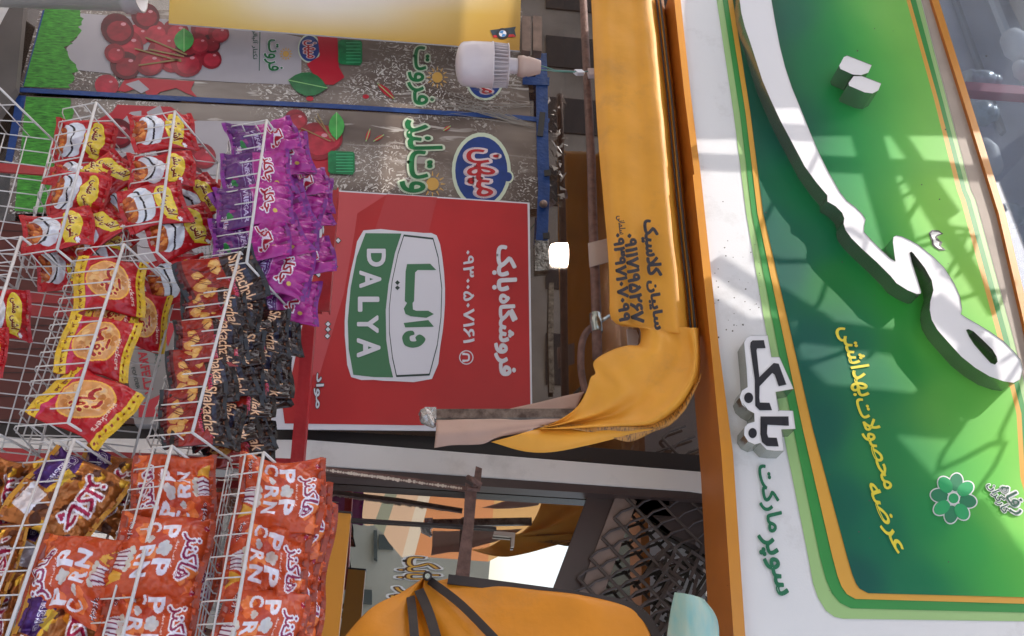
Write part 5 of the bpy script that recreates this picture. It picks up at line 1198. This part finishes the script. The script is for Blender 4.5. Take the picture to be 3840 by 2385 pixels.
# ------------------------------------------------------------------ the bags
RG = 'red corn snack bags'; 
for p0, p1, Y0, Y1, yw, lab in (
    ((215, 525), (425, 540), 1.60, 1.60, .5, 'red corn snack bag lying in the jumbled basket, nearest the top edge of the photo'),
    ((192, 640), (405, 665), 1.56, 1.58, -.3, 'red corn snack bag poking its corner toward the left in the jumbled basket'),
    ((300, 735), (480, 610), 1.58, 1.60, .1, 'tilted red corn snack bag at the back of the jumbled basket'),
    ((205, 715), (395, 745), 1.55, 1.56, .4, 'red corn snack bag lying across the middle of the jumbled basket'),
    ((88, 880), (345, 852), 1.53, 1.55, .0, 'red corn snack bag facing out at the lower end of the jumbled basket'),
    ((255, 930), (455, 810), 1.57, 1.58, -.2, 'red corn snack bag leaning behind the front one in the jumbled basket'),
    ((385, 800), (500, 700), 1.62, 1.63, .3, 'half hidden red corn snack bag deepest in the jumbled basket'),
    ((140, 1010), (335, 985), 1.60, 1.62, .2, 'red corn snack bag fallen low under the jumbled basket'),
    ((300, 1000), (430, 850), 1.6, 1.61, .5, 'red corn snack bag leaning at the lower end of the jumbled basket'),
    ((497, 505), (724, 487), 1.54, 1.57, 0, 'upright red corn snack bag starting the row of three, nearest the photo\'s top edge'),
    ((490, 640), (722, 640), 1.54, 1.57, 0, 'upright red corn snack bag in the middle of the row of three'),
    ((462, 790), (690, 755), 1.53, 1.56, 0, 'red corn snack bag ending the row of three, lowest of them'),
    ((560, 905), (795, 830), 1.58, 1.62, .1, 'red corn snack bag behind the third bag of the row'),
    ((640, 785), (818, 722), 1.64, 1.66, .2, 'red corn snack bag hanging back beside the printed cherries'),
    ((560, 1075), (770, 1035), 1.62, 1.66, .3, 'red corn snack bag dropped beneath the row of three'),
    ((-90, 1190), (110, 1180), 1.56, 1.60, .3, 'red corn snack bag cut by the left edge of the photo'),
    ((-150, 1330), (22, 1330), 1.56, 1.58, .1, 'red corn snack bag barely showing at the left edge of the photo')):
    bag('red', p0, p1, Y0, Y1, lab, RG, yw)
for p0, p1, Y0, Y1, yw, lab in (
    ((288, 1060), (538, 1082), 1.54, 1.58, .05, 'red and yellow bag with a round picture, uppermost in the photo'),
    ((240, 1278), (496, 1318), 1.52, 1.56, 0, 'red and yellow bag with a round picture, in the middle of its basket'),
    ((200, 1450), (452, 1585), 1.50 + .03, 1.55, 0, 'tilted red and yellow bag with a round picture at the basket corner'),
    ((440, 1185), (625, 1215), 1.62, 1.66, .3, 'red and yellow bag turned away behind the middle one'),
    ((330, 1180), (515, 1205), 1.58, 1.60, -.6, 'red and yellow bag seen edge on between two round pictures')):
    bag('ring', p0, p1, Y0, Y1, lab, 'red and yellow snack bags', yw)
R2 = random.Random(21)
ordn = ['front', 'second', 'third', 'fourth', 'fifth', 'last']; pos = ['nearest the top edge of the photo', 'second from the top edge of the photo', 'third from the top edge of the photo', 'lowest in the photo']
row = [((862, 528), (1108, 500)), ((838, 655), (1085, 636)), ((818, 785), (1088, 758)), ((800, 905), (1078, 885))]
for k in range(5):
    for j, (p0, p1) in enumerate(row):
        if k and R2.random() < .08: continue
        dx, dy = 34 * k, 48 * k; jx, jy = (R2.uniform(-26, 26), R2.uniform(-26, 26)) if k else (0, 0); tl = R2.uniform(-75, 75) if k else 0
        bag('purple', (p0[0] + dx + jx, p0[1] + dy + jy), (p1[0] + dx + jx, p1[1] + dy + jy + tl), 1.53 + .028 * k, 1.55 + .030 * k,
            'purple vinegar crisps bag in the %s row, %s' % (ordn[k], pos[j]), 'purple crisps bags', R2.uniform(-.35, .35) if k else R2.uniform(-.08, .08))
row = [((690, 1170), (925, 1140)), ((662, 1300), (905, 1268)), ((635, 1425), (880, 1402)), ((605, 1565), (850, 1540))]
for k in range(5):
    for j, (p0, p1) in enumerate(row):
        dx, dy = 48 * k, 22 * k; jx, jy = (R2.uniform(-18, 18), R2.uniform(-20, 20)) if k else (0, 0); tl = R2.uniform(-45, 45) if k else 0
        bag('dark', (p0[0] + dx + jx, p0[1] + dy + jy), (p1[0] + dx + jx, p1[1] + dy + jy + tl), 1.53 + .026 * k, 1.55 + .028 * k,
            'dark brown cracker bag in the %s row, %s' % (ordn[k], pos[j]), 'dark cracker bags', R2.uniform(-.35, .35) if k else R2.uniform(-.08, .08))
bag('dark', (690, 1095), (975, 1015), 1.52, 1.53, 'dark brown cracker bag lying askew on top of its neighbours beside the purple bags', 'dark cracker bags', .5)
PG = 'orange popcorn bags'
for p0, p1, Y0, Y1, yw, lab in (
    ((893, 1845), (1205, 1868), 1.53, 1.56, 0, 'orange popcorn bag in the topmost popcorn basket, front row, nearest the pillar'),
    ((850, 2090), (1152, 2130), 1.53, 1.56, 0, 'orange popcorn bag in the topmost popcorn basket, middle of the front row'),
    ((812, 2345), (1120, 2400), 1.53, 1.56, 0, 'orange popcorn bag in the topmost popcorn basket, cut by the photo\'s lower edge'),
    ((930, 1935), (1226, 1965), 1.58, 1.61, .15, 'orange popcorn bag peeking out behind the front bag nearest the pillar'),
    ((895, 2180), (1185, 2215), 1.58, 1.61, -.1, 'orange popcorn bag peeking out behind the middle front bag'),
    ((960, 2010), (1240, 2035), 1.63, 1.66, .2, 'orange popcorn bag at the very back, next to the orange panel'),
    ((925, 2270), (1205, 2290), 1.63, 1.66, -.2, 'orange popcorn bag at the very back, lower in the photo'),
    ((800, 1850), (496, 1852), 1.57, 1.54, 0, 'orange popcorn bag standing upside down in the middle popcorn basket'),
    ((425, 2075), (768, 2105), 1.53, 1.56, 0, 'orange popcorn bag in the middle popcorn basket, its picture upright and whole'),
    ((375, 2330), (715, 2365), 1.53, 1.56, 0, 'orange popcorn bag in the middle popcorn basket, cut by the photo\'s lower edge'),
    ((590, 1950), (826, 1985), 1.63, 1.66, .2, 'orange popcorn bag in deep shade behind the upside down one'),
    ((560, 2200), (800, 2235), 1.63, 1.66, -.1, 'orange popcorn bag in deep shade at the back of the middle popcorn basket'),
    ((425, 2185), (128, 2160), 1.53, 1.54, 0, 'orange popcorn bag standing upside down among the gold bags')):
    bag('pop', p0, p1, Y0, Y1, lab, PG, yw)
for p0, p1, Y0, Y1, yw, lab in (
    ((-150, 1850), (115, 1880), 1.54, 1.56, .1, 'gold foil chocolate snack bag cut by the photo\'s left edge'),
    ((112, 1800), (395, 1935), 1.54, 1.57, -.1, 'tilted gold foil chocolate snack bag below the red steel rail'),
    ((260, 1800), (520, 1885), 1.60, 1.62, .1, 'gold foil chocolate snack bag leaning behind the tilted gold one'),
    ((60, 2030), (330, 2010), 1.60, 1.62, .2, 'gold foil chocolate snack bag behind the upside down popcorn bag'),
    ((65, 2375), (372, 2392), 1.54, 1.56, 0, 'gold foil chocolate snack bag at the photo\'s lower edge'),
    ((-160, 2110), (60, 2130), 1.54, 1.55, .1, 'gold foil chocolate snack bag low at the photo\'s left edge, beside bare wires'),
    ((-180, 2330), (40, 2340), 1.54, 1.55, .1, 'gold foil chocolate snack bag in the lower left corner of the photo')):
    bag('gold', p0, p1, Y0, Y1, lab, 'gold chocolate snack bags', yw)
